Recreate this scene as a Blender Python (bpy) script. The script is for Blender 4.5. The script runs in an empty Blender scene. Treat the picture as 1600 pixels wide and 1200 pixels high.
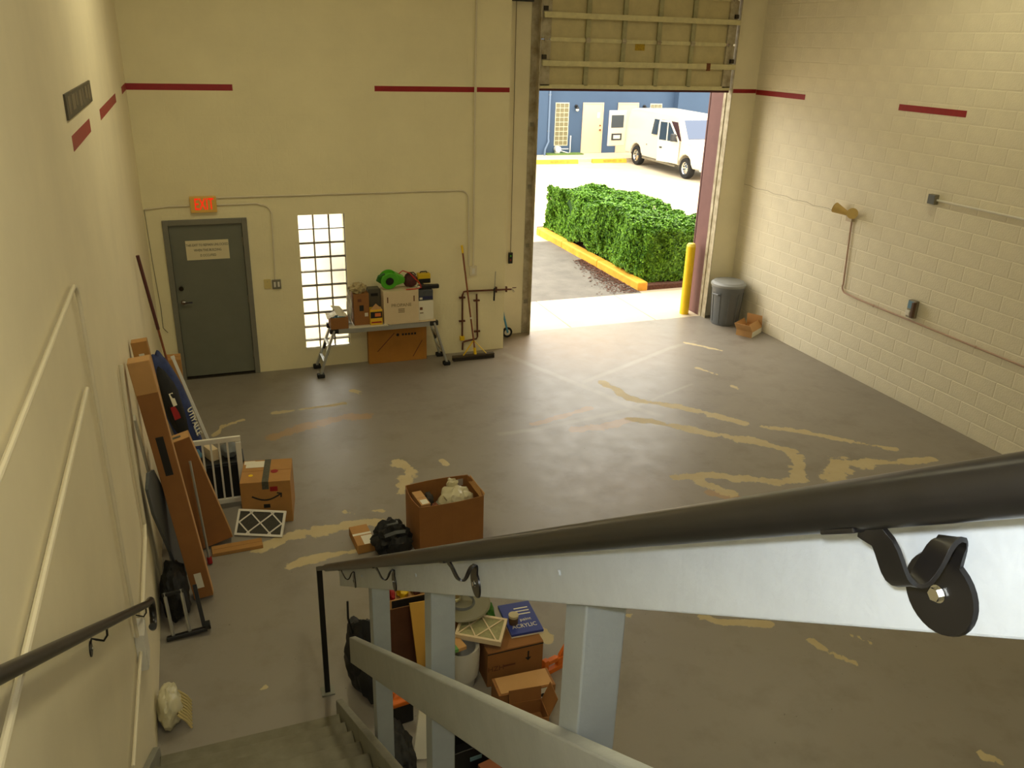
import bpy, bmesh, math, random
import numpy as np
from mathutils import Vector, Matrix, noise

random.seed(7)
SC = bpy.context.scene
COL = SC.collection
PI = math.pi

# ------------------------------------------------------------------ camera
cam_d = bpy.data.cameras.new('camera')
cam_d.sensor_fit = 'HORIZONTAL'; cam_d.sensor_width = 36.0
cam_d.lens = 1306.865 / 1600 * 36.0
cam_d.clip_start = 0.02; cam_d.clip_end = 300
cam = bpy.data.objects.new('camera', cam_d); COL.objects.link(cam)
right = Vector((0.937018, -0.348102, 0.028662)); down = Vector((-0.107079, -0.364403, -0.925065)); fwd = Vector((0.332461, 0.863733, -0.378727))
cam.matrix_world = Matrix(((right[0], -down[0], -fwd[0], 0.61), (right[1], -down[1], -fwd[1], 0.0),
                           (right[2], -down[2], -fwd[2], 4.35), (0, 0, 0, 1)))
SC.camera = cam

# ------------------------------------------------------------------ world, lamps, exposure
W = bpy.data.worlds.new('world'); SC.world = W; W.use_nodes = True
bg = W.node_tree.nodes['Background']
bg.inputs['Color'].default_value = (1.0, 0.94, 0.82, 1); bg.inputs['Strength'].default_value = 4.9      # bright hazy overcast
sun_d = bpy.data.lights.new('sun', 'SUN'); sun_d.energy = 3.0; sun_d.angle = math.radians(50); sun_d.color = (1, .95, .86)
sun = bpy.data.objects.new('sun', sun_d); COL.objects.link(sun); sun.rotation_euler = (math.radians(-30), 0, math.radians(-20))
# the camera's own flash (small lamp just above the lens)
fl_d = bpy.data.lights.new('camera_flash', 'POINT'); fl_d.energy = 50; fl_d.shadow_soft_size = 0.02; fl_d.color = (.93, .97, 1.0)
flo = bpy.data.objects.new('camera_flash', fl_d); COL.objects.link(flo)
flo.location = Vector((0.61, 0, 4.35)) - down * .05 - right * .03
# daylight sampling helper at the roll-up door opening (portal, emits nothing itself)
po_d = bpy.data.lights.new('door_portal', 'AREA'); po_d.shape = 'RECTANGLE'; po_d.size = 3.27; po_d.size_y = 3.75; po_d.cycles.is_portal = True
po = bpy.data.objects.new('door_portal', po_d); COL.objects.link(po); po.location = (7.065, 12.36, 1.88); po.rotation_euler = (-PI / 2, 0, 0)
vs = SC.view_settings
vs.view_transform = 'Standard'; vs.look = 'None'; vs.gamma = 1.0; vs.use_curve_mapping = False
vs.exposure = 0.0

# ------------------------------------------------------------------ helpers
def lin(c):
    o = []
    for v in c[:3]:
        v = v / 255.0
        o.append(v / 12.92 if v <= .04045 else ((v + .055) / 1.055) ** 2.4)
    return (*o, 1)

def mat(name, col, rough=.6, metal=0.0, var=0.0, vscale=6.0, bump=0.0, bscale=60.0, spec=None, trans=0.0, coat=0.0, emit=None, estr=0.0, alpha=1.0, col2=None, detail=4):
    m = bpy.data.materials.new(name); m.use_nodes = True
    nt = m.node_tree; b = nt.nodes['Principled BSDF']
    b.inputs['Roughness'].default_value = rough; b.inputs['Metallic'].default_value = metal
    b.inputs['Base Color'].default_value = lin(col)
    if spec is not None: b.inputs['Specular IOR Level'].default_value = spec
    if trans: b.inputs['Transmission Weight'].default_value = trans
    if coat: b.inputs['Coat Weight'].default_value = coat; b.inputs['Coat Roughness'].default_value = .15
    if emit: b.inputs['Emission Color'].default_value = lin(emit); b.inputs['Emission Strength'].default_value = estr
    if alpha < 1: b.inputs['Alpha'].default_value = alpha
    if var or bump or col2:
        tc = nt.nodes.new('ShaderNodeTexCoord')
    if var or col2:
        n = nt.nodes.new('ShaderNodeTexNoise'); n.inputs['Scale'].default_value = vscale; n.inputs['Detail'].default_value = detail; n.inputs['Roughness'].default_value = .6
        nt.links.new(tc.outputs['Object'], n.inputs['Vector'])
        r = nt.nodes.new('ShaderNodeValToRGB'); c = lin(col); r.color_ramp.elements[0].position = .3; r.color_ramp.elements[1].position = .7
        c2 = lin(col2) if col2 else tuple(min(1, v * (1 + var)) for v in c[:3]) + (1,)
        r.color_ramp.elements[0].color = c if col2 else tuple(v * (1 - var) for v in c[:3]) + (1,)
        r.color_ramp.elements[1].color = c2
        nt.links.new(n.outputs['Fac'], r.inputs['Fac']); nt.links.new(r.outputs['Color'], b.inputs['Base Color'])
    if bump:
        n2 = nt.nodes.new('ShaderNodeTexNoise'); n2.inputs['Scale'].default_value = bscale; n2.inputs['Detail'].default_value = 3
        nt.links.new(tc.outputs['Object'], n2.inputs['Vector'])
        bp = nt.nodes.new('ShaderNodeBump'); bp.inputs['Strength'].default_value = bump; bp.inputs['Distance'].default_value = .01
        nt.links.new(n2.outputs['Fac'], bp.inputs['Height']); nt.links.new(bp.outputs['Normal'], b.inputs['Normal'])
    return m

class B:
    """collects shapes into one mesh"""
    def __init__(s, T=None): s.v = []; s.f = []; s.T = T or Matrix()
    def add(s, vs, fs):
        o = len(s.v); s.v += [tuple(s.T @ Vector(p)) for p in vs]; s.f += [tuple(i + o for i in f) for f in fs]; return s
    def box(s, x0, x1, y0, y1, z0, z1):
        return s.add([(x0, y0, z0), (x1, y0, z0), (x1, y1, z0), (x0, y1, z0), (x0, y0, z1), (x1, y0, z1), (x1, y1, z1), (x0, y1, z1)],
                     [(0, 3, 2, 1), (4, 5, 6, 7), (0, 1, 5, 4), (1, 2, 6, 5), (2, 3, 7, 6), (3, 0, 4, 7)])
    def bar(s, p, q, w, h, up=(0, 0, 1)):
        """rectangular bar from p to q, w across, h along up"""
        p = Vector(p); q = Vector(q); d = (q - p).normalized(); u = Vector(up); x = d.cross(u)
        if x.length < 1e-5: x = d.cross(Vector((1, 0, 0)))
        x.normalize(); u = x.cross(d).normalized(); x *= w / 2; u *= h / 2
        vs = [a + sx * x + su * u for a in (p, q) for sx, su in ((-1, -1), (1, -1), (1, 1), (-1, 1))]
        return s.add(vs, [(0, 1, 2, 3), (7, 6, 5, 4), (0, 4, 5, 1), (1, 5, 6, 2), (2, 6, 7, 3), (3, 7, 4, 0)])
    def cyl(s, p, q, r, r2=None, n=16, caps=True):
        p = Vector(p); q = Vector(q); r2 = r if r2 is None else r2
        d = (q - p).normalized(); a = d.orthogonal().normalized(); b = d.cross(a)
        vs = []
        for c, rr in ((p, r), (q, r2)):
            for i in range(n):
                t = 2 * PI * i / n; vs.append(c + rr * (math.cos(t) * a + math.sin(t) * b))
        fs = [(i, (i + 1) % n, n + (i + 1) % n, n + i) for i in range(n)]
        if caps: fs += [tuple(range(n - 1, -1, -1)), tuple(range(n, 2 * n))]
        return s.add(vs, fs)
    def tube(s, pts, r, n=10, closed=False, flat=None, ref=None):
        """round tube (or flat strap: flat=(w,t) with ref as width direction) along pts"""
        pts = [Vector(p) for p in pts]; N = len(pts); vs = []; a = None
        for i, p in enumerate(pts):
            d = (pts[(i + 1) % N] - pts[i - 1]) if closed else (pts[min(i + 1, N - 1)] - pts[max(i - 1, 0)])
            d.normalize()
            if flat:
                x = Vector(ref); x = (x - d * x.dot(d)).normalized(); y = d.cross(x)
                for sx, sy in ((-1, -1), (1, -1), (1, 1), (-1, 1)): vs.append(p + x * sx * flat[0] / 2 + y * sy * flat[1] / 2)
                continue
            a = d.orthogonal().normalized() if a is None else (a - d * a.dot(d)).normalized()
            b = d.cross(a)
            for k in range(n):
                t = 2 * PI * k / n; vs.append(p + r * (math.cos(t) * a + math.sin(t) * b))
        if flat: n = 4
        fs = []
        for i in range(N if closed else N - 1):
            j = (i + 1) % N
            fs += [(i * n + k, i * n + (k + 1) % n, j * n + (k + 1) % n, j * n + k) for k in range(n)]
        if not closed: fs += [tuple(range(n - 1, -1, -1)), tuple(range((N - 1) * n, N * n))]
        return s.add(vs, fs)
    def lathe(s, prof, n=24, c=(0, 0, 0), caps=True):
        vs = []
        for r, z in prof:
            for k in range(n):
                t = 2 * PI * k / n; vs.append((c[0] + r * math.cos(t), c[1] + r * math.sin(t), c[2] + z))
        m = len(prof)
        fs = [(i * n + k, i * n + (k + 1) % n, (i + 1) * n + (k + 1) % n, (i + 1) * n + k) for i in range(m - 1) for k in range(n)]
        if caps: fs += [tuple(range(n - 1, -1, -1)), tuple(range((m - 1) * n, m * n))]
        return s.add(vs, fs)
    def prism(s, poly, axis, a, b):
        """polygon in the two other axes, extruded along axis (0,1,2) from a to b"""
        def P(u, v, w): return ((w, u, v), (u, w, v), (u, v, w))[axis]
        n = len(poly)
        vs = [P(u, v, a) for u, v in poly] + [P(u, v, b) for u, v in poly]
        fs = [(i, (i + 1) % n, n + (i + 1) % n, n + i) for i in range(n)] + [tuple(range(n - 1, -1, -1)), tuple(range(n, 2 * n))]
        return s.add(vs, fs)
    def blob(s, c, r, amp=.25, freq=2.0, seed=0, sub=3, zmin=None):
        bm = bmesh.new(); bmesh.ops.create_icosphere(bm, subdivisions=sub, radius=1)
        vs = []
        for v in bm.verts:
            p = v.co.copy(); k = 1 + amp * noise.noise(p * freq + Vector((seed * 7.3, seed, 0))) + amp * .5 * noise.noise(p * freq * 2.7 + Vector((0, seed * 3.1, 5)))
            q = Vector((c[0] + p.x * r[0] * k, c[1] + p.y * r[1] * k, c[2] + p.z * r[2] * k))
            if zmin is not None: q.z = max(q.z, zmin)
            vs.append(q)
        fs = [tuple(v.index for v in f.verts) for f in bm.faces]; bm.free()
        return s.add(vs, fs)
    def quad(s, *p): return s.add(p, [tuple(range(len(p)))])
    def sheet(s, p0, u, v, nu, nv, amp=0, seed=0, t=0.002):
        """thin wavy sheet with thickness"""
        p0 = Vector(p0); u = Vector(u); v = Vector(v); nrm = u.cross(v).normalized(); top = []; bot = []
        for j in range(nv + 1):
            for i in range(nu + 1):
                a, b = i / nu, j / nv
                q = p0 + u * a + v * b + nrm * amp * noise.noise(Vector((a * 3 + seed, b * 3, seed * 2.2)))
                top.append(q + nrm * t / 2); bot.append(q - nrm * t / 2)
        W_ = nu + 1; n = len(top); fs = []
        for j in range(nv):
            for i in range(nu):
                k = j * W_ + i; fs.append((k, k + 1, k + 1 + W_, k + W_)); fs.append((n + k + W_, n + k + 1 + W_, n + k + 1, n + k))
        rim = [i for i in range(W_)] + [j * W_ + nu for j in range(1, nv + 1)] + [nv * W_ + i for i in range(nu - 1, -1, -1)] + [j * W_ for j in range(nv - 1, 0, -1)]
        for a, b in zip(rim, rim[1:] + rim[:1]): fs.append((b, a, n + a, n + b))
        return s.add(top + bot, fs)
    def build(s, name, m, parent=None, smooth=False, bevel=0.0, seg=2, kind=None, label=None):
        me = bpy.data.meshes.new(name); me.from_pydata(s.v, [], s.f); me.update()
        bm = bmesh.new(); bm.from_mesh(me); bmesh.ops.recalc_face_normals(bm, faces=bm.faces); bm.to_mesh(me); bm.free()
        me.materials.append(m)
        o = bpy.data.objects.new(name, me); COL.objects.link(o)
        if smooth:
            for p in me.polygons: p.use_smooth = True
            try: me.set_sharp_from_angle(angle=math.radians(40))
            except Exception: pass
        if bevel:
            md = o.modifiers.new('bevel', 'BEVEL'); md.width = bevel; md.segments = seg; md.limit_method = 'ANGLE'; md.angle_limit = math.radians(40)
        if parent is not None: o.parent = parent
        if kind: o['kind'] = kind
        if label: o['label'] = label
        return o

def thing(name, label, cat, loc=(0, 0, 0), rotz=0.0, group=None, M=None):
    o = bpy.data.objects.new(name, None); COL.objects.link(o); o.empty_display_size = .05
    if M is not None: o.matrix_world = M
    else: o.location = loc; o.rotation_euler = (0, 0, rotz)
    return tag(o, label, cat, group)
def tag(o, label, cat, group=None):
    o['label'] = label; o['category'] = cat
    if group: o['group'] = group
    return o
def struct(o): o['kind'] = 'structure'; return o
def sroot(name, loc=(0, 0, 0)):
    o = bpy.data.objects.new(name, None); COL.objects.link(o); o.location = loc; o['kind'] = 'structure'; return o
def text(body, size, m, parent, loc, rot, name='lettering', ext=.0008, align='CENTER', sx=1.0):
    c = bpy.data.curves.new(name, 'FONT'); c.body = body; c.size = size; c.extrude = ext; c.align_x = align; c.align_y = 'CENTER'; c.resolution_u = 2
    f = bpy.data.objects.new(name + '_font', c); me = bpy.data.meshes.new_from_object(f); bpy.data.objects.remove(f); bpy.data.curves.remove(c)
    me.materials.clear(); me.materials.append(m); o = bpy.data.objects.new(name, me); COL.objects.link(o)
    o.parent = parent; o.location = loc; o.rotation_euler = rot; o.scale = (sx, 1, 1)
    return o
def copy_obj(o, parent, loc=None, M=None):
    c = o.copy(); COL.objects.link(c); c.parent = parent
    if M is not None: c.matrix_local = M
    elif loc is not None: c.location = loc
    return c
def frame_from(base, top, xhint):
    """matrix with origin at base, local z along base->top, local x near xhint; returns (matrix, length)"""
    b = Vector(base); z = Vector(top) - b; L = z.length; z.normalize(); x = Vector(xhint); x = (x - z * x.dot(z)).normalized(); y = z.cross(x)
    return Matrix(((x.x, y.x, z.x, b.x), (x.y, y.y, z.y, b.y), (x.z, y.z, z.z, b.z), (0, 0, 0, 1))), L

# ------------------------------------------------------------------ materials
M_wall = mat('cream_wall_paint', (240, 231, 198), .62, var=.04, vscale=2.0, bump=.12, bscale=35)
M_wallr = mat('cream_block_paint', (233, 225, 200), .6, var=.05, vscale=3.0, bump=.35, bscale=60)
M_mortar = mat('painted_mortar', (236, 228, 204), .6, var=.04, vscale=5, bump=.3, bscale=80)
M_ceil = mat('ceiling_paint', (226, 220, 202), .8)
M_white = mat('white_paint', (228, 224, 212), .45, var=.03)
M_condw = mat('painted_conduit', (222, 212, 184), .45)
M_condg = mat('weathered_conduit', (186, 172, 148), .45, metal=.2)
M_red = mat('red_stripe_paint', (150, 18, 24), .5, var=.1, vscale=20)
M_doorg = mat('dark_grey_door_paint', (112, 114, 102), .45, var=.05, vscale=5)
M_frameg = mat('grey_frame_paint', (122, 120, 108), .45, var=.06)
M_steel = mat('galvanised_steel', (150, 146, 130), .45, metal=.75, var=.15, vscale=12)
M_track = mat('stained_track_steel', (196, 188, 164), .6, metal=.1, var=.25, vscale=7, col2=(146, 134, 106))
M_alum = mat('aluminium', (188, 190, 188), .35, metal=.85, var=.06)
M_chrome = mat('chrome', (205, 205, 200), .15, metal=1)
M_black = mat('black_plastic', (22, 22, 22), .45)
M_blackp = mat('black_rail_paint', (20, 18, 17), .32, spec=.5, var=.25, vscale=30, detail=8)
M_rubber = mat('black_rubber', (20, 20, 20), .8)
M_card = mat('cardboard', (172, 126, 68), .75, var=.06, vscale=8)
M_cardd = mat('dark_cardboard', (146, 98, 50), .75, var=.07, vscale=6)
M_cardl = mat('light_cardboard', (190, 146, 92), .75, var=.05, vscale=6)
M_cardw = mat('cream_carton', (216, 196, 160), .7, var=.03)
M_tape = mat('dark_tape', (74, 76, 66), .35, var=.35, vscale=70)
M_ctape = mat('clear_tape', (176, 132, 74), .25)
M_label = mat('paper_label', (226, 220, 200), .6)
M_ink = mat('black_ink', (30, 28, 26), .6)
M_inkb = mat('brown_ink', (104, 60, 34), .7)
M_inkg = mat('faded_grey_ink', (128, 110, 78), .7)
M_stair = mat('grey_stair_paint', (134, 134, 122), .55, var=.14, vscale=7, bump=.15, bscale=30)
M_tread = mat('worn_tread_paint', (122, 118, 98), .6, var=.2, vscale=9, bump=.2, bscale=30, col2=(104, 98, 76))
M_board = mat('pale_blue_grey_board_paint', (178, 184, 188), .5, var=.05, vscale=14, bump=.12, bscale=70)
M_yellow = mat('safety_yellow_paint', (240, 200, 20), .45, var=.05)
M_orange = mat('orange_plastic', (214, 108, 28), .5)
M_bluecl = mat('navy_bag_cloth', (38, 52, 98), .7, var=.3, vscale=14)
M_blkcl = mat('black_bag_cloth', (17, 17, 18), .7, var=.3, vscale=18, bump=.3, bscale=25)
M_poly = mat('white_plastic_bag', (214, 206, 170), .35, trans=.15, var=.05, bump=.3, bscale=14)
M_greypl = mat('grey_plastic', (104, 108, 110), .5, var=.06)
M_green = mat('lime_green_plastic', (84, 178, 40), .4)
M_wood = mat('wood_handle', (132, 76, 44), .55, var=.15, vscale=12)
M_tealp = mat('teal_plastic', (60, 108, 108), .5)

# ================================================================== SETTING
XR, YB, YD, ZC, YF = 9.24, 11.32, 11.93, 6.0, -2.6     # right wall, back wall, door-bay wall, ceiling, wall behind the viewer

# ---- floor slab with worn paint (wear stored as a vertex mask)
CREAM = [([(1.23, 9.86), (1.58, 9.88), (1.94, 9.89), (2.19, 9.92)], .035), ([(0.54, 9.42), (0.65, 9.66), (0.88, 9.77)], .04),
 ([(0.83, 6.86), (1.1, 6.98), (1.52, 7.01), (1.89, 7.0), (1.99, 6.89)], .07), ([(1.07, 6.48), (1.39, 6.56), (1.68, 6.55)], .05),
 ([(2.44, 8.13), (2.48, 7.91), (2.39, 7.72), (2.3, 7.48)], .07), ([(2.89, 8.02), (2.93, 7.91)], .03), ([(1.68, 7.25), (1.74, 7.2)], .03),
 ([(1.93, 7.21), (2.03, 7.17)], .04), ([(2.34, 10.3), (2.38, 10.18)], .05), ([(6.95, 7.75), (7.22, 7.54), (7.47, 7.31), (7.73, 7.04)], .05),
 ([(7.78, 6.99), (8.11, 6.71)], .04), ([(5.24, 6.88), (5.54, 6.85), (5.9, 6.65), (6.24, 6.48)], .07), ([(5.41, 6.77), (5.59, 6.42)], .06),
 ([(6.24, 6.48), (6.5, 6.46), (6.74, 6.74), (6.84, 7.03), (6.6, 7.39), (6.14, 7.79), (5.7, 8.25), (5.46, 8.4)], .07),
 ([(6.89, 6.38), (7.2, 6.62), (7.49, 6.56)], .13), ([(7.49, 6.56), (7.85, 6.45), (8.31, 6.37)], .06),
 ([(5.67, 9.63), (5.76, 8.97), (6.11, 8.67), (6.47, 8.3), (6.8, 7.88)], .06), ([(4.84, 4.19), (4.88, 4.06), (4.99, 3.86)], .035),
 ([(4.16, 4.71), (4.3, 4.61), (4.66, 4.46)], .03), ([(5.2, 4.14), (5.28, 4.01)], .02), ([(5.18, 2.85), (5.25, 2.74)], .03),
 ([(2.84, 4.98), (2.86, 4.85)], .04), ([(3.51, 5.01), (3.62, 4.93)], .02), ([(0.07, 5.24), (0.11, 5.24)], .02), ([(0.7, 5.01), (0.72, 5.03)], .02),
 ([(7.68, 10.78), (8.06, 10.27)], .03), ([(7.36, 8.98), (7.38, 8.86)], .025), ([(7.26, 9.73), (7.39, 9.43)], .03), ([(4.18, 11.03), (4.54, 11.04)], .02)]
TAN = [([(1.2, 9.17), (1.51, 9.35), (1.83, 9.44), (2.11, 9.49), (2.34, 9.44)], .08), ([(4.66, 8.33), (5.06, 8.29), (5.46, 8.4)], .07),
 ([(4.22, 8.62), (4.68, 8.74), (5.09, 8.86)], .05), ([(5.39, 6.48), (5.59, 6.31)], .05)]
PALE = [([(4.74, 11.07), (5.0, 10.39), (5.26, 9.75), (5.47, 9.26), (5.63, 8.79), (5.86, 8.39)], .06), ([(5.41, 9.71), (6.09, 10.02), (7.31, 10.61), (7.87, 10.79)], .05),
 ([(3.74, 8.48), (4.15, 8.47), (4.59, 8.53), (5.05, 8.59), (5.52, 8.67)], .05), ([(5.52, 8.67), (5.92, 8.83), (6.84, 9.21)], .03)]
def wear(lines, X, Y, soft):
    out = np.zeros_like(X)
    for pts, w in lines:
        for (ax, ay), (bx, by) in zip(pts, pts[1:]):
            dx, dy = bx - ax, by - ay; t = np.clip(((X - ax) * dx + (Y - ay) * dy) / (dx * dx + dy * dy + 1e-9), 0, 1)
            d = np.hypot(X - ax - t * dx, Y - ay - t * dy); out = np.maximum(out, np.clip(1.05 - .42 * d / w, 0, 1))
    return out
NX, NY = 232, 362
gx = np.linspace(0, XR, NX); gy = np.linspace(YF, 11.95, NY); GX, GY = np.meshgrid(gx, gy)
verts = np.stack([GX.ravel(), GY.ravel(), np.zeros(GX.size)], 1)
ii = (np.arange(NY - 1)[:, None] * NX + np.arange(NX - 1)[None]).ravel()
faces = np.stack([ii, ii + 1, ii + 1 + NX, ii + NX], 1)
fm = bpy.data.meshes.new('floor'); fm.from_pydata(verts.tolist(), [], faces.tolist()); fm.update()
dust = np.clip(1 - np.hypot((GX - 5.9) / 1.9, (GY - 11.2) / 1.7), 0, 1) * 1.3 + .5 * np.clip(1 - np.hypot((GX - 4.6) / 1.0, (GY - 6.9) / .9), 0, 1)
for nm, a in (('peel', wear(CREAM, GX, GY, 1)), ('tan', wear(TAN, GX, GY, 1)), ('pale', wear(PALE, GX, GY, 1)), ('dust', np.clip(dust, 0, 1))):
    at = fm.attributes.new(nm, 'FLOAT', 'POINT'); at.data.foreach_set('value', a.ravel().astype(np.float32))
floor = bpy.data.objects.new('floor', fm); COL.objects.link(floor); floor['kind'] = 'structure'
def floor_material():
    m = bpy.data.materials.new('worn_grey_floor_paint'); m.use_nodes = True; nt = m.node_tree; N = nt.nodes.new; L = nt.links.new
    b = nt.nodes['Principled BSDF']; tc = N('ShaderNodeTexCoord')
    def ns(scale, detail=5, rough=.6):
        n = N('ShaderNodeTexNoise'); n.inputs['Scale'].default_value = scale; n.inputs['Detail'].default_value = detail; n.inputs['Roughness'].default_value = rough
        L(tc.outputs['Object'], n.inputs['Vector']); return n.outputs['Fac']
    def ma(op, a, b_=None, cl=False):
        n = N('ShaderNodeMath'); n.operation = op; n.use_clamp = cl
        for i, v in enumerate((a, b_)):
            if v is None: continue
            if isinstance(v, (int, float)): n.inputs[i].default_value = v
            else: L(v, n.inputs[i])
        return n.outputs[0]
    def at(n_):
        n = N('ShaderNodeAttribute'); n.attribute_name = n_; return n.outputs['Fac']
    def mix(f, a, c):
        n = N('ShaderNodeMix'); n.data_type = 'RGBA'
        if isinstance(f, float): n.inputs[0].default_value = f
        else: L(f, n.inputs[0])
        for i, v in ((6, a), (7, c)):
            if isinstance(v, tuple): n.inputs[i].default_value = v
            else: L(v, n.inputs[i])
        return n.outputs[2]
    fine = ns(9, 8, .7); big = ns(.7, 4)
    base = mix(big, lin((132, 125, 114)), lin((147, 140, 129)))
    base = mix(ma('MULTIPLY', ma('SUBTRACT', ns(2.3, 6, .65), .5, True), 1.6, True), base, lin((98, 88, 72)))          # brown grime
    base = mix(ma('MULTIPLY', ma('GREATER_THAN', ns(26, 2), .74), .6), base, lin((78, 66, 52)))                        # specks
    base = mix(ma('MULTIPLY', ma('MULTIPLY', at('dust'), ma('ADD', ns(3, 6), .25)), .85, True), base, lin((140, 115, 84)))
    pal = ma('MULTIPLY', ma('SUBTRACT', ma('ADD', at('pale'), ma('MULTIPLY', fine, .5)), .78, True), 3.0, True)
    base = mix(ma('MULTIPLY', ma('MULTIPLY', pal, ns(2.2, 6, .7)), .75), base, lin((166, 160, 146)))
    tn = ma('MULTIPLY', ma('GREATER_THAN', at('tan'), .02), ma('MULTIPLY', ma('SUBTRACT', ma('ADD', ma('ADD', at('tan'), ma('MULTIPLY', fine, 1.1)), ma('MULTIPLY', ns(3.4, 3), 1.2)), 1.7, True), 9.0, True))
    base = mix(ma('MULTIPLY', tn, .8), base, lin((168, 134, 92)))
    pl = ma('MULTIPLY', ma('GREATER_THAN', at('peel'), .02), ma('MULTIPLY', ma('SUBTRACT', ma('ADD', ma('ADD', at('peel'), ma('MULTIPLY', fine, 1.1)), ma('MULTIPLY', ns(3.4, 3), 1.7)), 1.98, True), 12.0, True))
    base = mix(ma('MULTIPLY', pl, .85), base, mix(ns(5), lin((186, 164, 116)), lin((206, 192, 150))))
    L(base, b.inputs['Base Color'])
    r = ma('ADD', ma('MULTIPLY', ns(4, 6), .26), .28); L(ma('ADD', r, ma('MULTIPLY', pl, .25), True), b.inputs['Roughness'])
    bp = N('ShaderNodeBump'); bp.inputs['Strength'].default_value = .25; bp.inputs['Distance'].default_value = .006
    L(ma('SUBTRACT', ma('MULTIPLY', ns(14, 6), .5), ma('MULTIPLY', pl, .5)), bp.inputs['Height']); L(bp.outputs['Normal'], b.inputs['Normal'])
    b.inputs['Specular IOR Level'].default_value = .55
    return m
fm.materials.append(floor_material())
struct(B().box(-.3, XR + .3, YF - .3, 11.95, -.3, -.004).build('floor_slab_base', M_ceil)).parent = floor

# ---- walls
def wall_mat(name, col, axis_rot, strength=.12):
    """paint over blockwork: very faint courses as fine relief"""
    m = mat(name, col, .62, var=.045, vscale=1.6)
    nt = m.node_tree; b = nt.nodes['Principled BSDF']; tc = nt.nodes.new('ShaderNodeTexCoord'); mp = nt.nodes.new('ShaderNodeMapping')
    mp.inputs['Rotation'].default_value = axis_rot
    br = nt.nodes.new('ShaderNodeTexBrick'); br.inputs['Scale'].default_value = 1; br.inputs['Brick Width'].default_value = .4; br.inputs['Row Height'].default_value = .2
    br.inputs['Mortar Size'].default_value = .006; br.inputs['Mortar Smooth'].default_value = .6
    nz = nt.nodes.new('ShaderNodeTexNoise'); nz.inputs['Scale'].default_value = 30; nz.inputs['Detail'].default_value = 4
    ad = nt.nodes.new('ShaderNodeMath'); ad.operation = 'MULTIPLY_ADD'; ad.inputs[1].default_value = -.6
    nt.links.new(tc.outputs['Object'], mp.inputs['Vector']); nt.links.new(mp.outputs['Vector'], br.inputs['Vector']); nt.links.new(tc.outputs['Object'], nz.inputs['Vector'])
    nt.links.new(br.outputs['Fac'], ad.inputs[0]); nt.links.new(nz.outputs['Fac'], ad.inputs[2])
    bp = nt.nodes.new('ShaderNodeBump'); bp.inputs['Strength'].default_value = strength; bp.inputs['Distance'].default_value = .01
    nt.links.new(ad.outputs[0], bp.inputs['Height']); nt.links.new(bp.outputs['Normal'], b.inputs['Normal'])
    return m
M_backw = wall_mat('cream_back_wall_paint', (238, 228, 188), (-PI / 2, 0, 0), .16)
M_leftw = wall_mat('cream_left_wall_paint', (236, 225, 194), (-PI / 2, 0, -PI / 2), .05)

wl = struct(B().box(-.25, 0, YF, YB + .3, 0, ZC).build('wall_left', M_leftw))
DX0, DX1, DZ = .235, 1.18, 2.105            # personnel door rough opening (inside the frame)
WX0, WX1, WZ0, WZ1 = 1.86, 2.48, .285, 2.15   # glass block opening
wb = B()
wb.box(-.25, DX0, YB, YB + .25, 0, ZC).box(DX0, DX1, YB, YB + .25, DZ, ZC).box(DX1, WX0, YB, YB + .25, 0, ZC)
wb.box(WX0, WX1, YB, YB + .25, 0, WZ0).box(WX0, WX1, YB, YB + .25, WZ1, ZC).box(WX1, 4.80, YB, YB + .25, 0, ZC)
wb.box(4.60, 4.80, YB + .25, YD + .42, 0, ZC)
wall_back = struct(wb.build('wall_back', M_backw))
OX0, OX1, OZ = 5.43, 8.70, 5.15
wd = B().box(4.80, OX0, YD, YD + .42, 0, ZC).box(OX1, XR + .3, YD, YD + .42, 0, ZC).box(OX0, OX1, YD, YD + .42, OZ, ZC)
wall_bay = struct(wd.build('wall_back_bay', M_wall))
struct(B().box(-.25, XR + .3, YF - .25, YF, 0, ZC).build('wall_front', M_wall))
struct(B().box(-.3, XR + .3, YF - .3, YD + .42, ZC, ZC + .2).build('ceiling', M_ceil))
# mauve outside reveal of the bay
M_mauve = mat('mauve_exterior_paint', (112, 78, 76), .7, var=.06)
rv = B().box(OX1 - .012, OX1 + .002, 12.0, 12.37, 0, OZ).box(OX1 - .012, 10.6, 12.351, 12.40, 0, 6.2).box(4.6, OX0 + .002, 12.351, 12.40, 0, 6.2).box(OX0, OX1, 12.351, 12.40, OZ, 6.2)
struct(rv.build('trim_1', M_mauve))
struct(B().box(OX1 - .014, OX1 + .002, 11.932, 12.0, 0, OZ).build('trim_2', M_track))

# ---- right wall: single blocks in front of a mortar bed
wr = struct(B().box(XR, XR + .25, YF, YD + .3, 0, ZC).build('wall_right', M_mortar))
bk = .003
def block_mesh(w, h):
    g = .0055; c = .006; x = -bk
    v = [(0, g, g), (0, w - g, g), (0, w - g, h - g), (0, g, h - g), (x, g + c, g + c), (x, w - g - c, g + c), (x, w - g - c, h - g - c), (x, g + c, h - g - c)]
    f = [(4, 7, 6, 5), (0, 4, 5, 1), (1, 5, 6, 2), (2, 6, 7, 3), (3, 7, 4, 0)]
    me = bpy.data.meshes.new('block'); me.from_pydata(v, [], f); me.update()
    bm = bmesh.new(); bm.from_mesh(me); bmesh.ops.recalc_face_normals(bm, faces=bm.faces)
    if bm.faces[0].normal.x > 0: bmesh.ops.reverse_faces(bm, faces=bm.faces)
    bm.to_mesh(me); bm.free(); me.materials.append(M_wallr); return me
full = block_mesh(.4, .2); half = block_mesh(.2, .2)
blocks = []
for r in range(30):
    y = YD - (.4 if r % 2 == 0 else .2)
    first = True
    while y > YF:
        if first and r % 2: blocks.append((YD - .2, r * .2, half))
        else: blocks.append((y, r * .2, full))
        if not (first and r % 2): y -= .4
        else: y = YD - .6
        first = False
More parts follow.
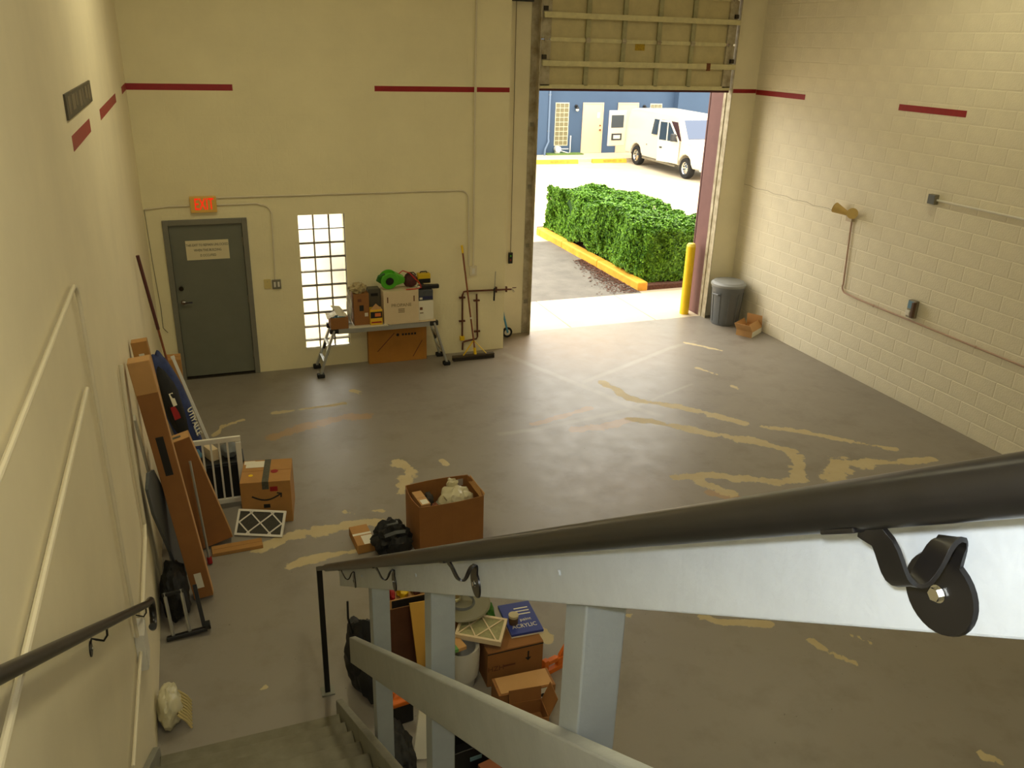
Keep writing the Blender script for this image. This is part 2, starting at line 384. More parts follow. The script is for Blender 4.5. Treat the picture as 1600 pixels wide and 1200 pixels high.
def in_view(y, z):
    p = Vector((XR, y + .2, z + .1)) - Vector((.61, 0, 4.35)); cz = p.dot(fwd)
    if cz <= 0: return None
    u = 800 + 1306.9 * p.dot(right) / cz; v = 600 + 1306.9 * p.dot(down) / cz
    return (u, v, cz) if -30 < u < 1640 and -30 < v < 1230 else None
seen = [(in_view(y, z)[2], y, z, me) for y, z, me in blocks if in_view(y, z)]
seen.sort(key=lambda t: t[0]); keep = {(round(t[1], 3), round(t[2], 3)) for t in seen[:300]}
rest = B()
for y, z, me in blocks:
    if (round(y, 3), round(z, 3)) in keep:
        o = bpy.data.objects.new('block', me); COL.objects.link(o); o.parent = wr; o.location = (XR, y, z)
    else:
        o = len(rest.v); rest.v += [(v.co.x + XR, v.co.y + y, v.co.z + z) for v in me.vertices]; rest.f += [tuple(i + o for i in p.vertices) for p in me.polygons]
rest.build('blockwork', M_wallr, wr, kind='stuff')
# crack in the painted wall, hairline strip
ck = [(YD - .01, 2.26)] + [(11.92 - i * .16, 2.255 - .002 * i + .012 * math.sin(i * 2.1)) for i in range(1, 15)]
B().tube([(XR - bk - .0005, y, z) for y, z in ck], .003, n=5).build('crack', mat('crack_line', (150, 136, 110), .9), wr)

# ---- painted red dashes round the walls (thin paint film)
def dash(wall, pts, lab=None): return B().box(*pts).build('red_dash', M_red, wall, label=lab)
dash(wall_back, (.0, 1.194, YB - .0015, YB + .001, 3.697, 3.770)); dash(wall_back, (2.942, 4.30, YB - .0015, YB + .001, 3.705, 3.772)); dash(wall_back, (4.33, 4.799, YB - .0015, YB + .001, 3.708, 3.770))
dash(wall_bay, (8.80, 9.235, YD - .0015, YD + .001, 3.695, 3.755))
for y0, y1 in ((10.72, 11.92), (7.80, 8.86)): dash(wr, (XR - .0075, XR - .003, y0, y1, 3.675, 3.75))
for y0, y1, z0, z1 in ((10.45, 11.31, 3.70, 3.775), (7.44, 9.39, 3.695, 3.775), (5.45, 6.56, 3.70, 3.785)): dash(wl, (-.001, .0015, y0, y1, z0, z1))

# ---- personnel door
d1 = sroot('door_1', (0, 0, 0))
fr = B().box(.196, .262, YB - .03, YB + .16, 0, 2.15).box(1.150, 1.217, YB - .03, YB + .16, 0, 2.15).box(.262, 1.150, YB - .03, YB + .16, 2.083, 2.15)
fr.build('door_frame', M_frameg, d1, bevel=.004)
leaf = B().box(.266, 1.146, YB + .012, YB + .058, .03, 2.08).build('door_leaf', M_doorg, d1, bevel=.002)
B().cyl((.33, YB + .012, 1.26), (.33, YB - .012, 1.26), .03).build('deadbolt', mat('dark_bronze', (52, 46, 36), .35, metal=.8), leaf, smooth=True)
B().cyl((.335, YB + .012, 1.08), (.335, YB - .03, 1.08), .03).cyl((.335, YB - .03, 1.08), (.335, YB - .055, 1.08), .014).bar((.325, YB - .05, 1.08), (.445, YB - .05, 1.08), .018, .02).build('lever_handle', M_chrome, leaf, smooth=True)
for z in (.28, 1.06, 1.84): B().cyl((1.146, YB + .008, z - .05), (1.146, YB + .008, z + .05), .008).build('hinge', M_steel, leaf, smooth=True)
B().box(.262, 1.15, YB - .02, YB + .16, 0, .018).build('threshold', mat('dark_threshold', (60, 54, 44), .5, metal=.5), d1)
B().box(.262, 1.15, YB + .06, YB + .2, 0, 2.1).build('door_back', M_black, d1)
sg = thing('door_sign', 'small white notice board with three lines on the grey exit door', 'sign', (.705, YB + .011, 1.75))
B().box(-.262, .262, -.004, .0, -.126, .126).build('board', mat('aged_sign_white', (222, 210, 172), .5), sg)
for i, t in enumerate(('THIS EXIT TO REMAIN UNLOCKED', 'WHEN THIS BUILDING', 'IS OCCUPIED')): text(t, .046, mat('sign_ink', (84, 78, 62), .6) if i == 0 else bpy.data.materials['sign_ink'], sg, (0, -.005, .066 - .068 * i), (PI / 2, 0, 0), sx=.72)

# ---- glass block window
w1 = sroot('window_1')
M_gl = bpy.data.materials.new('frosted_glass_block'); M_gl.use_nodes = True
g_ = M_gl.node_tree.nodes['Principled BSDF']; g_.inputs['Base Color'].default_value = (.97, .98, .96, 1); g_.inputs['Roughness'].default_value = .35; g_.inputs['Transmission Weight'].default_value = .92; g_.inputs['IOR'].default_value = 1.2
cw, ch = (WX1 - WX0) / 3, (WZ1 - WZ0) / 9.5
fb = B()
for i in range(4): x = WX0 + i * cw; fb.box(max(WX0, x - .007), min(WX1, x + .007), YB + .03, YB + .11, WZ0, WZ1)
for j in range(11): z = WZ1 - j * ch; fb.box(WX0, WX1, YB + .031, YB + .109, max(WZ0, z - .007), min(WZ1, z + .007)) if z > WZ0 - .01 else None
fb.build('joint_grid', mat('grey_joint', (120, 112, 92), .8), w1)
gm = None
for j in range(10):
    for i in range(3):
        z1 = WZ1 - j * ch - .007; z0 = max(WZ0 + .004, WZ1 - (j + 1) * ch + .007)
        x0 = WX0 + i * cw + .007; x1 = WX0 + (i + 1) * cw - .007
        if j < 9 and gm:
            o = bpy.data.objects.new('glass_block', gm); COL.objects.link(o); o.parent = w1; o.location = ((x0 + x1) / 2, YB + .07, (z0 + z1) / 2)
        else:
            o = B().box(-(x1 - x0) / 2, (x1 - x0) / 2, -.032, .032, -(z1 - z0) / 2, (z1 - z0) / 2).build('glass_block', M_gl, w1); o.location = ((x0 + x1) / 2, YB + .07, (z0 + z1) / 2)
            if j == 0: gm = o.data
B().box(WX0 - .01, WX1 + .01, YB - .006, YB + .02, WZ0 - .015, WZ0).build('sill', M_wall, w1)

# ---- overhead sectional door, half raised
d2 = sroot('door_2')
M_odoor = mat('raw_inside_door_panel', (204, 192, 146), .55, var=.08, vscale=6)
M_ostile = mat('door_stile_steel', (168, 164, 126), .55, metal=.1, var=.15, vscale=10)
M_ostrut = mat('door_strut_steel', (214, 206, 160), .55, metal=.1, var=.1, vscale=10)
ZB, SH = 3.765, .635
SX = [5.455, 6.18, 6.765, 7.345, 7.925, 8.675]
for s in range(3):
    z0 = ZB + s * SH; z1 = z0 + SH - .006
    for i in range(5):
        p = B().box(SX[i] + .002, SX[i + 1] - .002, YD - .045, YD - .03, z0, z1)
        for k in range(1, 8): p.box(SX[i] + .004, SX[i + 1] - .004, YD - .0475, YD - .044, z0 + k * SH / 8 - .012, z0 + k * SH / 8 + .012)
        p.build('panel', M_odoor, d2)
    for i, x in enumerate(SX[1:5]):
        B().box(x - .035, x + .035, YD - .085, YD - .045, z0 + .01, z1 - .01).build('stile', M_ostile, d2, bevel=.004)
    for x0, x1 in ((5.455, 5.60), (8.53, 8.675)):
        B().box(x0, x1, YD - .085, YD - .045, z0 + .01, z1 - .01).build('end_stile', M_track, d2)
    zs = z0 + SH / 2
    B().box(5.47, 8.70, YD - .135, YD - .085, zs - .03, zs + .035).box(5.47, 8.70, YD - .14, YD - .12, zs - .04, zs - .028).build('strut', M_ostrut, d2, bevel=.004)
    if s: B().box(5.60, 8.53, YD - .07, YD - .045, z0 - .03, z0 + .025).build('section_rail', M_ostrut, d2)
    for x in [5.53] + SX[1:5] + [8.60]:
        if s: B().box(x - .03, x + .03, YD - .10, YD - .07, z0 - .035, z0 + .035).cyl((x - .035, YD - .1, z0), (x + .035, YD - .1, z0), .009, n=8).build('hinge', M_track, d2)
    for x in (5.50, 8.64):
        B().box(x - .03, x + .03, YD - .12, YD - .085, zs + .05, zs + .11).build('roller_bracket', mat('dark_bracket', (60, 54, 42), .5, metal=.5) if 'dark_bracket' not in bpy.data.materials else bpy.data.materials['dark_bracket'], d2)
B().box(5.455, 8.675, YD - .085, YD - .03, ZB - .03, ZB + .03).build('bottom_rail', M_ostrut, d2, bevel=.004)
B().box(5.455, 8.675, YD - .075, YD - .045, ZB - .062, ZB - .03).build('rubber_seal', mat('maroon_seal', (78, 34, 36), .7), d2)
B().box(6.97, 7.13, YD - .0505, YD - .0475, 4.28, 4.40).build('warning_sticker', mat('worn_yellow_sticker', (176, 146, 24), .5, var=.3, vscale=40), d2)
B().box(8.18, 8.24, YD - .15, YD - .13, 4.02, 4.13).build('lock_latch', mat('rusty_latch', (120, 70, 38), .7, var=.3, vscale=30), d2)
for nm, x0, x1, xr in (('a', 5.33, 5.43, 5.43), ('b', 8.705, 8.77, 8.705)):
    tr = B().box(x0, x1, YD - .012, YD - .004, 0, 5.9)
    xe = x1 if nm == 'a' else x0
    tr.box(xe - .006, xe + .006, YD - .12, YD - .004, 0, 5.9)
    tr.build('track', M_track, d2)
    for z in (.5, 1.4, 2.3, 3.2): B().box((x0 + x1) / 2 - .03, (x0 + x1) / 2 + .03, YD - .022, YD - .012, z, z + .06).build('track_bolt_plate', M_steel, d2)
B().box(5.02, 5.31, YD - .12, YD - .004, 4.87, 5.0).build('torsion_bracket', M_black, d2)

# ================================================================== OUTSIDE
M_conc = mat('warm_concrete', (206, 190, 162), .85, var=.08, vscale=1.5, bump=.2, bscale=40)  # one even warm concrete colour
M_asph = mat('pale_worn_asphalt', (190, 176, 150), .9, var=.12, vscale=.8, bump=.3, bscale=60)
M_drive = mat('grey_driveway_asphalt', (104, 100, 92), .9, var=.22, vscale=2.2, bump=.4, bscale=50, detail=7)
M_mulch = mat('brown_mulch', (92, 58, 42), .95, var=.35, vscale=25, bump=.6, bscale=40)
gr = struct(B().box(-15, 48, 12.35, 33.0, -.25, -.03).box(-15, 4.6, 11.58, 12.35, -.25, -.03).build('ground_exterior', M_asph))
# concrete apron of separate slabs
ap = sroot('pavement_1')
sx = [4.4, 6.235, 7.82, 9.5, 11.2]
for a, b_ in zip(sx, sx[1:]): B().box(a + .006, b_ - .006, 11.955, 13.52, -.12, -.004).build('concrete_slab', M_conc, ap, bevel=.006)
struct(B().box(4.6, 9.3, 11.94, 13.5, -.3, -.02).build('pavement_joint_bed', M_drive)).parent = ap
B().box(3.0, 8.42, 13.535, 18.1, -.1, -.012).build('driveway', M_drive, ap)
lv = B()
for _ in range(1500):
    f = random.random() ** .6; y = 13.62 + 2.6 * random.random(); x = 8.40 - abs(random.gauss(0, .28)) * (1.15 - (y - 13.6) / 3.2); a = random.uniform(0, 6.28); s_ = random.uniform(.012, .035)
    c_, n_ = math.cos(a) * s_, math.sin(a) * s_; z = random.uniform(-.01, .004)
    lv.add([(x - c_, y - n_, z), (x + n_ * .5, y - c_ * .5, z + .006), (x + c_, y + n_, z), (x - n_ * .5, y + c_ * .5, z + .004)], [(0, 1, 2), (0, 2, 3)])
lv.build('leaf_litter', M_mulch, ap, kind='stuff')
# hedge bed and yellow kerb
bed = struct(B().box(8.62, 10.9, 13.75, 19.4, -.1, .06).build('ground_hedge_bed', M_mulch))
M_kerb = mat('worn_yellow_kerb_paint', (226, 164, 50), .7, var=.18, vscale=5, bump=.2, bscale=30)
ys = [13.72, 15.55, 17.4, 18.75]
kb = sroot('kerb_1')
for a, b_ in zip(ys, ys[1:]): B().box(8.42, 8.64, a + .006, b_ - .006, -.05, .14).build('kerb_stone', M_kerb, kb, bevel=.03, seg=3)
B().box(8.42, 10.9, 18.76, 18.96, -.05, .14).build('kerb_stone', M_kerb, kb, bevel=.03, seg=3)
# hedge
hd = thing('hedge', 'clipped bright green hedge in a yellow kerbed bed outside the roller door', 'hedge', (0, 0, 0))
rnd = np.random.default_rng(5)
hv, hf = [], []
def hedge_r(p):   # lumpy box surface
    return .17 * noise.noise(Vector(p) * 1.1) + .10 * noise.noise(Vector(p) * 3.1) + .05 * noise.noise(Vector(p) * 7)
def leaf_at(p, n):
    n = (n + Vector(rnd.normal(0, .42, 3))).normalized(); a = n.orthogonal().normalized(); a.rotate(Matrix.Rotation(rnd.uniform(0, 6.28), 3, n)); b = n.cross(a)
    L_ = rnd.uniform(.03, .055); w_ = L_ * .45; o = len(hv)
    hv.extend([p - a * L_, p + b * w_ + n * .006, p + a * L_, p - b * w_ + n * .006]); hf.extend([(o, o + 1, o + 2), (o, o + 2, o + 3)])
HX0, HX1, HY0, HY1, HZ = 8.60, 10.25, 13.88, 18.95, 1.17
sides = [((HX0, HY0, .16), (HX1 - HX0, 0, 0), (0, 0, HZ - .16), (0, -1, 0), 6500), ((HX0, HY0, .16), (0, HY1 - HY0, 0), (0, 0, HZ - .16), (-1, 0, 0), 19000),
         ((HX0, HY0, HZ), (HX1 - HX0, 0, 0), (0, HY1 - HY0, 0), (0, 0, 1), 26000), ((HX0, HY1, .16), (HX1 - HX0, 0, 0), (0, 0, HZ - .16), (0, 1, 0), 3000), ((HX1, HY0, .16), (0, HY1 - HY0, 0), (0, 0, HZ - .16), (1, 0, 0), 4000)]
for p0, u, v, n, cnt in sides:
    p0, u, v, n = map(Vector, (p0, u, v, n))
    for _ in range(cnt):
        q = p0 + u * rnd.random() + v * rnd.random()
        q = q + Vector((hedge_r(q), hedge_r(q + Vector((31, 0, 0))), hedge_r(q + Vector((0, 47, 0))) - .03)) - n * rnd.exponential(.026)
        q.z = max(q.z, .06); leaf_at(q, n)
me = bpy.data.meshes.new('foliage'); me.from_pydata([tuple(v) for v in hv], [], hf); me.update()
M_leaf = bpy.data.materials.new('hedge_leaf'); M_leaf.use_nodes = True
nt = M_leaf.node_tree; b = nt.nodes['Principled BSDF']; gi = nt.nodes.new('ShaderNodeNewGeometry'); rp = nt.nodes.new('ShaderNodeValToRGB')
rp.color_ramp.elements[0].color = lin((38, 78, 22)); rp.color_ramp.elements[1].color = lin((122, 172, 50)); nt.links.new(gi.outputs['Random Per Island'], rp.inputs['Fac']); nt.links.new(rp.outputs['Color'], b.inputs['Base Color'])
b.inputs['Roughness'].default_value = .5; b.inputs['Specular IOR Level'].default_value = .2
me.materials.append(M_leaf); fo = bpy.data.objects.new('foliage', me); COL.objects.link(fo); fo.parent = hd; fo['kind'] = 'stuff'
B().box(HX0 + .2, HX1 - .2, HY0 + .2, HY1 - .2, .22, HZ - .2).build('inner_growth', mat('shaded_inner_leaves', (38, 72, 24), .9, var=.3, vscale=14), hd)  # solid core, shade between the leaves put into its dark green
for i in range(14):
    x = rnd.uniform(HX0 + .15, HX1 - .2); y = HY0 + .2 + i * .33
    B().cyl((x, y, .05), (x + rnd.uniform(-.08, .08), y + rnd.uniform(-.08, .08), .5), .016, .01, n=7).build('stem', mat('hedge_wood', (92, 70, 50), .9) if 'hedge_wood' not in bpy.data.materials else bpy.data.materials['hedge_wood'], hd)
# bollard
bo = thing('bollard', 'bright yellow round steel bollard beside the mauve door reveal', 'bollard', (8.50, 12.16, -.004))
B().lathe([(.078, 0), (.078, 1.20)], 28).build('post', M_yellow, bo, smooth=True)
B().lathe([(.078, 1.20), (.074, 1.225), (.055, 1.25), (.0, 1.262)], 28, caps=False).build('domed_cap', mat('pale_yellow_cap', (244, 216, 90), .5), bo, smooth=True)

# ---- blue building across the lot
YW = 33.0
M_blue = mat('blue_stucco', (62, 84, 112), .8, var=.05, vscale=.8, bump=.2, bscale=25)
bb = thing('blue_building', 'blue stucco commercial building across the parking lot', 'building', (0, 0, 0))
B().box(14.35, 20.36, YW, YW + .3, 0, 6.5).build('wall', M_blue, bb)
B().box(-15, 14.35, YW - .35, YW + .3, 0, 6.5).build('wall_bay', M_blue, bb); B().box(20.36, 48, YW - .35, YW + .3, 0, 6.5).build('wall_bay', M_blue, bb)
walk = struct(B().box(-15, 48, 31.2, YW, -.2, .08).build('pavement_2', M_conc))
M_tan = mat('tan_metal_door_paint', (222, 190, 158), .55, var=.02)
M_brass = mat('door_brass', (150, 100, 60), .4, metal=.6)
for x0, x1 in ((16.07, 17.02), (17.69, 18.66)):
    dr = B().box(x0 + .04, x1 - .04, YW - .02, YW + .05, .09, 2.06).build('door', M_tan, bb)
    B().box(x0, x0 + .04, YW - .04, YW + .05, .08, 2.11).box(x1 - .04, x1, YW - .04, YW + .05, .08, 2.11).box(x0 + .04, x1 - .04, YW - .04, YW + .05, 2.06, 2.11).build('door_frame', M_tan, dr)
    B().cyl((x1 - .12, YW - .02, 1.02), (x1 - .12, YW - .08, 1.02), .035).build('knob', M_brass, dr, smooth=True); B().cyl((x1 - .12, YW - .02, 1.2), (x1 - .12, YW - .05, 1.2), .03).build('deadbolt', M_brass, dr, smooth=True)
    B().box(x1 - .28, x1 - .16, YW - .03, YW - .02, 1.5, 1.72).build('notice', M_label, dr)
M_glb = mat('yellowed_glass_block', (120, 114, 84), .25, var=.2, vscale=9, spec=.8)
for x0, x1, z0, z1, rows in ((14.86, 15.43, .42, 2.085, 9), (19.24, 19.77, .42, 2.06, 9)):
    wn = B().box(x0 - .02, x1 + .02, YW - .012, YW + .05, z0 - .02, z1 + .02).build('window', mat('pale_mortar', (214, 206, 176), .8) if 'pale_mortar' not in bpy.data.materials else bpy.data.materials['pale_mortar'], bb)
    c_, r_ = (x1 - x0) / 3, (z1 - z0) / rows; gmm = None
    for j in range(rows):
        for i in range(3):
            if gmm is None:
                o = B().box(-c_ / 2 + .014, c_ / 2 - .014, -.012, .012, -r_ / 2 + .014, r_ / 2 - .014).build('glass_block', M_glb, wn, bevel=.008); gmm = o
            else: o = copy_obj(gmm, wn)
            o.location = (x0 + (i + .5) * c_, YW - .018, z0 + (j + .5) * r_)
for x in (15.76, 18.93):
    lp = thing('wall_lamp', 'dark wall lamp with white globe %s on the blue building' % ('left of the first tan door' if x < 16 else 'above the van roof'), 'lamp', (x, YW, 1.9), group='wall lamps on the blue building')
    B().cyl((0, 0, .06), (0, -.05, .06), .07).cyl((0, -.03, .06), (0, -.14, .04), .03).lathe([(.07, 0.0), (.05, .08), (.02, .1)], 14, (0, -.14, -.03)).build('bracket', M_black, lp, smooth=True)
    B().blob((0, -.14, -.06), (.07, .07, .075), 0, 1, 0, 2).build('globe', M_white, lp, smooth=True)
ds = thing('downspout', 'pale drainpipe with an elbow at the foot of the blue wall', 'pipe', (14.43, YW - .4, 0))
B().tube([(0, .05, 6.2), (0, .05, .75), (-.02, -.05, .62), (-.18, -.1, .32), (-.2, -.1, .08)], .04, 10).build('pipe', mat('pale_blue_pipe', (92, 112, 138), .5), ds, smooth=True)
for z in (1.0, 2.4): B().box(-.05, .05, .04, .06, z, z + .04).build('strap', M_steel, ds)
us = thing('utility_pipe', 'thin white upright pipe beside the far glass block window', 'pipe', (15.55, YW - .08, .08))
B().cyl((0, 0, 0), (0, 0, .7), .022).lathe([(.03, .68), (.03, .72), (.0, .73)], 10).build('pipe', M_white, us, smooth=True)
ut = thing('utility_drum', 'round white meter box with pipe under the far glass block window', 'meter', (14.95, YW - .15, .08))
B().cyl((0, .1, .2), (0, -.1, .2), .13, n=18).box(-.09, .09, -.05, .1, 0, .1).build('body', M_white, ut, smooth=True); B().cyl((.1, 0, .14), (.55, 0, .02), .02).cyl((.1, .02, .2), (.5, .02, .2), .018).build('pipe', M_white, ut)
B().box(14.36, 16.0, YW - .5, YW - .005, .08, .12).build('grass_strip', mat('strip_of_grass', (96, 122, 56), .95, var=.3, vscale=20, bump=.6, bscale=60), walk, kind='stuff')
M_wstop = mat('yellow_wheel_stop_paint', (222, 172, 50), .7, var=.06)
for n_, (x0, x1, tx) in enumerate(((13.2, 14.95, 'RESERVED  20'), (15.62, 17.09, 'RESERVED  19'))):
    ws = thing('wheel_stop', ('yellow parking stop in front of the far glass block window', 'yellow parking stop partly behind the rear wheel of the van')[n_], 'parking stop', ((x0 + x1) / 2, 30.85, -.03), math.radians(-3), group='yellow parking stops')
    B().prism([(-.10, 0), (.10, 0), (.07, .15), (-.07, .15)], 0, -(x1 - x0) / 2, (x1 - x0) / 2).build('bar', M_wstop, ws, bevel=.012)
    text(tx, .13, mat('stencil_ink', (150, 104, 40), .8) if n_ == 0 else bpy.data.materials['stencil_ink'], ws, (.1, -.090, .075), (PI / 2 - .2, 0, 0))

# ---- white van parked nose towards the viewer
M_vanw = mat('white_van_paint', (214, 205, 184), .25, coat=.4)
M_vang = mat('van_glass', (46, 58, 70), .08, spec=.8)
M_vanws = mat('van_windshield_glass', (48, 68, 100), .06, spec=.9)
M_vanb = mat('van_dark_trim', (52, 54, 56), .5)
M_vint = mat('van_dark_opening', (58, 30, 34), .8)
van = thing('van', 'white passenger van with open front and rear doors parked by the blue building', 'van', (17.12, 28.3, -.03))
# local: x to the far side (0..2.0), y: nose at -2.75, tail at 2.85
prof = [(-2.78, .42), (-2.78, .72), (-2.72, 1.02), (-2.0, 1.22), (-1.72, 1.28), (-1.05, 2.02), (-.85, 2.09), (2.2, 2.12), (2.72, 2.05), (2.85, 1.5), (2.85, .42)]
def arch(cy): return [(cy + .47 * math.cos(t), .36 + .47 * math.sin(t)) for t in np.linspace(0, PI, 9)]
low = [(2.85, .36)] + [p for p in arch(1.84)] + [p for p in arch(-1.82)] + [(-2.78, .36)]
side = prof[:-1] + [(2.85, .42)] + low
poly = [(-2.78, .40)] + prof[1:-1] + [(2.85, .40)] + [(y, max(z, .40)) for y, z in arch(1.84)] + [(y, max(z, .40)) for y, z in arch(-1.82)]
def inset(z): return 0.0 if z < 1.15 else .16 * (z - 1.15)
n = len(poly); vb = []
for sgn, base in ((0, 0.0), (1, 2.0)):
    for y, z in poly:
        k = inset(z) + (.12 if y < -2.6 else 0) + (.0 if z > .5 else .03)
        vb.append((base + k if sgn == 0 else base - k, y, z))
bmv = B().add(vb, [tuple(range(n)), tuple(range(2 * n - 1, n - 1, -1))] + [(i, n + i, n + (i + 1) % n, (i + 1) % n) for i in range(n)])
bmv.build('body', M_vanw, van, smooth=True, bevel=.04, seg=3)
B().box(.06, 1.94, -1.3, 2.3, .38, .44).build('floor_pan', M_vanb, van)
B().add([(x, y, z) for y, z, a, c in ((-1.675, 1.352, .16, 1.84), (-1.135, 1.95, .26, 1.74)) for x in (a, c)] + [(x, y + .04, z - .04) for y, z, a, c in ((-1.675, 1.352, .16, 1.84), (-1.135, 1.95, .26, 1.74)) for x in (a, c)], [(0, 1, 3, 2), (4, 6, 7, 5), (0, 4, 5, 1), (1, 5, 7, 3), (3, 7, 6, 2), (2, 6, 4, 0)]).build('windshield', M_vanws, van)
def sidewin(y0, y1, z0, z1, sl0=0, sl1=0):
    q = B(); pts = [(y0, z0), (y1, z0), (y1 - sl1, z1), (y0 + sl0, z1)]
    q.add([(inset(z) - .008, y, z) for y, z in pts] + [(inset(z) + .02, y, z) for y, z in pts], [(0, 1, 2, 3), (7, 6, 5, 4), (0, 4, 5, 1), (1, 5, 6, 2), (2, 6, 7, 3), (3, 7, 4, 0)]); return q
sidewin(-.28, .22, 1.30, 1.86, .08, .02).build('side_window', M_vang, van)
sidewin(-1.45, -.34, 1.26, 1.86, .5, .02).build('door_opening_window', M_vint, van)
sidewin(.34, .74, 1.30, 1.84, .02, .02).build('side_window', M_vang, van)
fd = bpy.data.objects.new('front_door', None); COL.objects.link(fd); fd.parent = van; fd.location = (-.012, -1.42, 0); fd.rotation_euler = (0, 0, math.radians(15))
dpo = [(0, .46), (1.08, .46), (1.1, 1.2), (1.06, 1.9), (.52, 1.9), (.02, 1.24)]
B().prism(dpo, 0, -.045, .0).build('door_panel', M_vanw, fd, bevel=.01)
B().prism([(.08, 1.22), (1.02, 1.22), (1.0, 1.85), (.54, 1.85)], 0, -.05, -.044).build('door_glass', M_vang, fd)
B().box(-.053, -.044, .60, .65, 1.22, 1.85).build('window_bar', M_vanw, fd)
B().box(-.06, -.045, .84, .96, .93, .985).build('door_handle', M_vanb, fd)
mr = B().box(-.30, -.12, .10, .22, 1.24, 1.50).box(-.14, -.03, .13, .19, 1.28, 1.32).box(-.14, -.03, .13, .19, 1.42, 1.46).build('wing_mirror', M_vanb, fd, bevel=.03)
rd = bpy.data.objects.new('rear_door', None); COL.objects.link(rd); rd.parent = van; rd.location = (.02, 2.86, 0); rd.rotation_euler = (0, 0, math.radians(6))
B().box(-.80, 0, -.02, .04, .62, 1.98).build('door_panel', M_vanw, rd, bevel=.02)
B().box(-.70, -.12, -.03, -.018, 1.32, 1.80).build('door_glass', M_vang, rd, bevel=.005)
B().box(-.66, -.18, -.045, -.018, .84, 1.10).build('plate_frame', M_vanb, rd, bevel=.01); B().box(-.58, -.26, -.05, -.044, .90, 1.04).build('licence_plate', M_label, rd)
for cy in (-1.82, 1.84):
    for x0, x1 in ((.02, .26), (1.74, 1.98)):
        wh = bpy.data.objects.new('wheel', None); COL.objects.link(wh); wh.parent = van; wh.location = ((x0 + x1) / 2, cy, .365)
        t = B(Matrix.Rotation(PI / 2, 4, 'Y')).lathe([(.22, -.11), (.34, -.12), (.365, -.08), (.365, .08), (.34, .12), (.22, .11)], 26, caps=False); t.build('tyre', M_rubber, wh, smooth=True)
        s_ = B(Matrix.Rotation(PI / 2, 4, 'Y')).lathe([(.0, -.075), (.06, -.1), (.1, -.08), (.19, -.07), (.235, -.105), (.235, .1), (0, .1)], 20, caps=False)
        for k in range(8):
            a = 2 * PI * k / 8; s_.T = Matrix(); s_.cyl((-.085, .14 * math.cos(a), .14 * math.sin(a)), (-.06, .14 * math.cos(a), .14 * math.sin(a)), .028, n=8)
        s_.build('rim', M_chrome, wh, smooth=True)
B().box(.04, 1.96, -2.93, -2.72, .36, .60).build('front_bumper', mat('van_bumper_grey', (170, 180, 178), .4), van, bevel=.05, seg=3)
gl = B().box(.55, 1.45, -2.80, -2.74, .66, .98).build('grille', M_vanb, van)
for k in range(5): B().box(.57, 1.43, -2.815, -2.79, .68 + k * .06, .71 + k * .06).build('grille_bar', M_chrome, gl)
for x0, x1 in ((.10, .50), (1.50, 1.90)): h_ = B().box(x0, x1, -2.80, -2.70, .68, .96).build('headlight', mat('headlight_lens', (236, 226, 206), .1, spec=.8) if 'headlight_lens' not in bpy.data.materials else bpy.data.materials['headlight_lens'], van, bevel=.02)
B().box(-.03, .12, -1.2, 1.25, .33, .40).build('running_board', M_steel, van, bevel=.01)
B().box(.1, 1.9, 2.84, 2.98, .4, .58).build('rear_bumper', M_vanb, van, bevel=.03)
B().box(-.008, .02, 1.0, 1.03, .85, .9).build('fuel_flap_mark', M_vanb, van)

# ================================================================== ADDED CEILING FILL LAMPS (unseen above the frame, brighten the dark interior)
for i, (lx, ly) in enumerate(((1.5, 1.6), (7.7, 1.6), (1.5, 7.4), (7.7, 7.4))):
    lt = thing('added_ceiling_light', ('added white fill lamp on the ceiling near the stair top', 'added white fill lamp on the ceiling near the stair side right wall', 'added white fill lamp on the ceiling towards the exit door', 'added white fill lamp on the ceiling towards the roller door')[i], 'lamp', (lx, ly, ZC), group='added ceiling fill lamps')
    B().box(-.12, .12, -.65, .65, -.10, 0).build('housing', M_white, lt, bevel=.01)
    for sx_ in (-.06, .06): B().cyl((sx_, -.6, -.125), (sx_, .6, -.125), .016, n=10).build('tube', mat('fill_lamp_tube', (255, 236, 190), .5, emit=(255, 226, 160), estr=4) if 'fill_lamp_tube' not in bpy.data.materials else bpy.data.materials['fill_lamp_tube'], lt, smooth=True)
    ld = bpy.data.lights.new('fill_strip_light', 'AREA'); ld.shape = 'RECTANGLE'; ld.size = .2; ld.size_y = 1.25; ld.energy = (46, 16, 46, 26)[i]; ld.color = (1, .92, .60)
    lo = bpy.data.objects.new('fill_strip_light', ld); COL.objects.link(lo); lo.parent = lt; lo.location = (0, 0, -.15)

# ================================================================== STAIRS AND RAILS
TAN = .68
st = thing('staircase', 'grey painted wooden staircase with open guard boards along the left wall', 'staircase', (0, 0, 0))
for k in range(1, 14):
    yn = 4.40 - .28 * (k - 1); z = .19 * k
    B().box(.042, 1.148, yn - .30, yn, z - .04, z).build('tread', M_tread, st, bevel=.006)
    B().box(.042, 1.148, yn - .045, yn - .025, z - .19, z - .04).build('riser', M_stair, st)
def stringer(x0, x1, yt, zt, yb=.8, drop=.33):
    zb = zt + TAN * (yt - yb)
    return B().prism([(yt + .02, 0), (yt + .02, zt - .05), (yt, zt), (yb, zb), (yb, zb - drop), (yt - (zt - drop) / TAN if zt > drop else yt - .25, 0)], 0, x0, x1)
stringer(1.15, 1.192, 4.55, .17).build('stringer', M_stair, st, bevel=.004); stringer(.004, .042, 4.45, .22).build('stringer', M_stair, st, bevel=.004)
land = B().box(.004, 1.30, YF + .02, .76, 2.58, 2.66).build('landing', M_tread, st)
M_post = mat('blue_grey_post_paint', (148, 154, 154), .5, var=.05, vscale=10, bump=.1, bscale=60)
def post(yn, zt, zb=0.0): return B().box(1.218, 1.306, yn, yn + .088, zb, zt).build('post', M_post, st, bevel=.004)
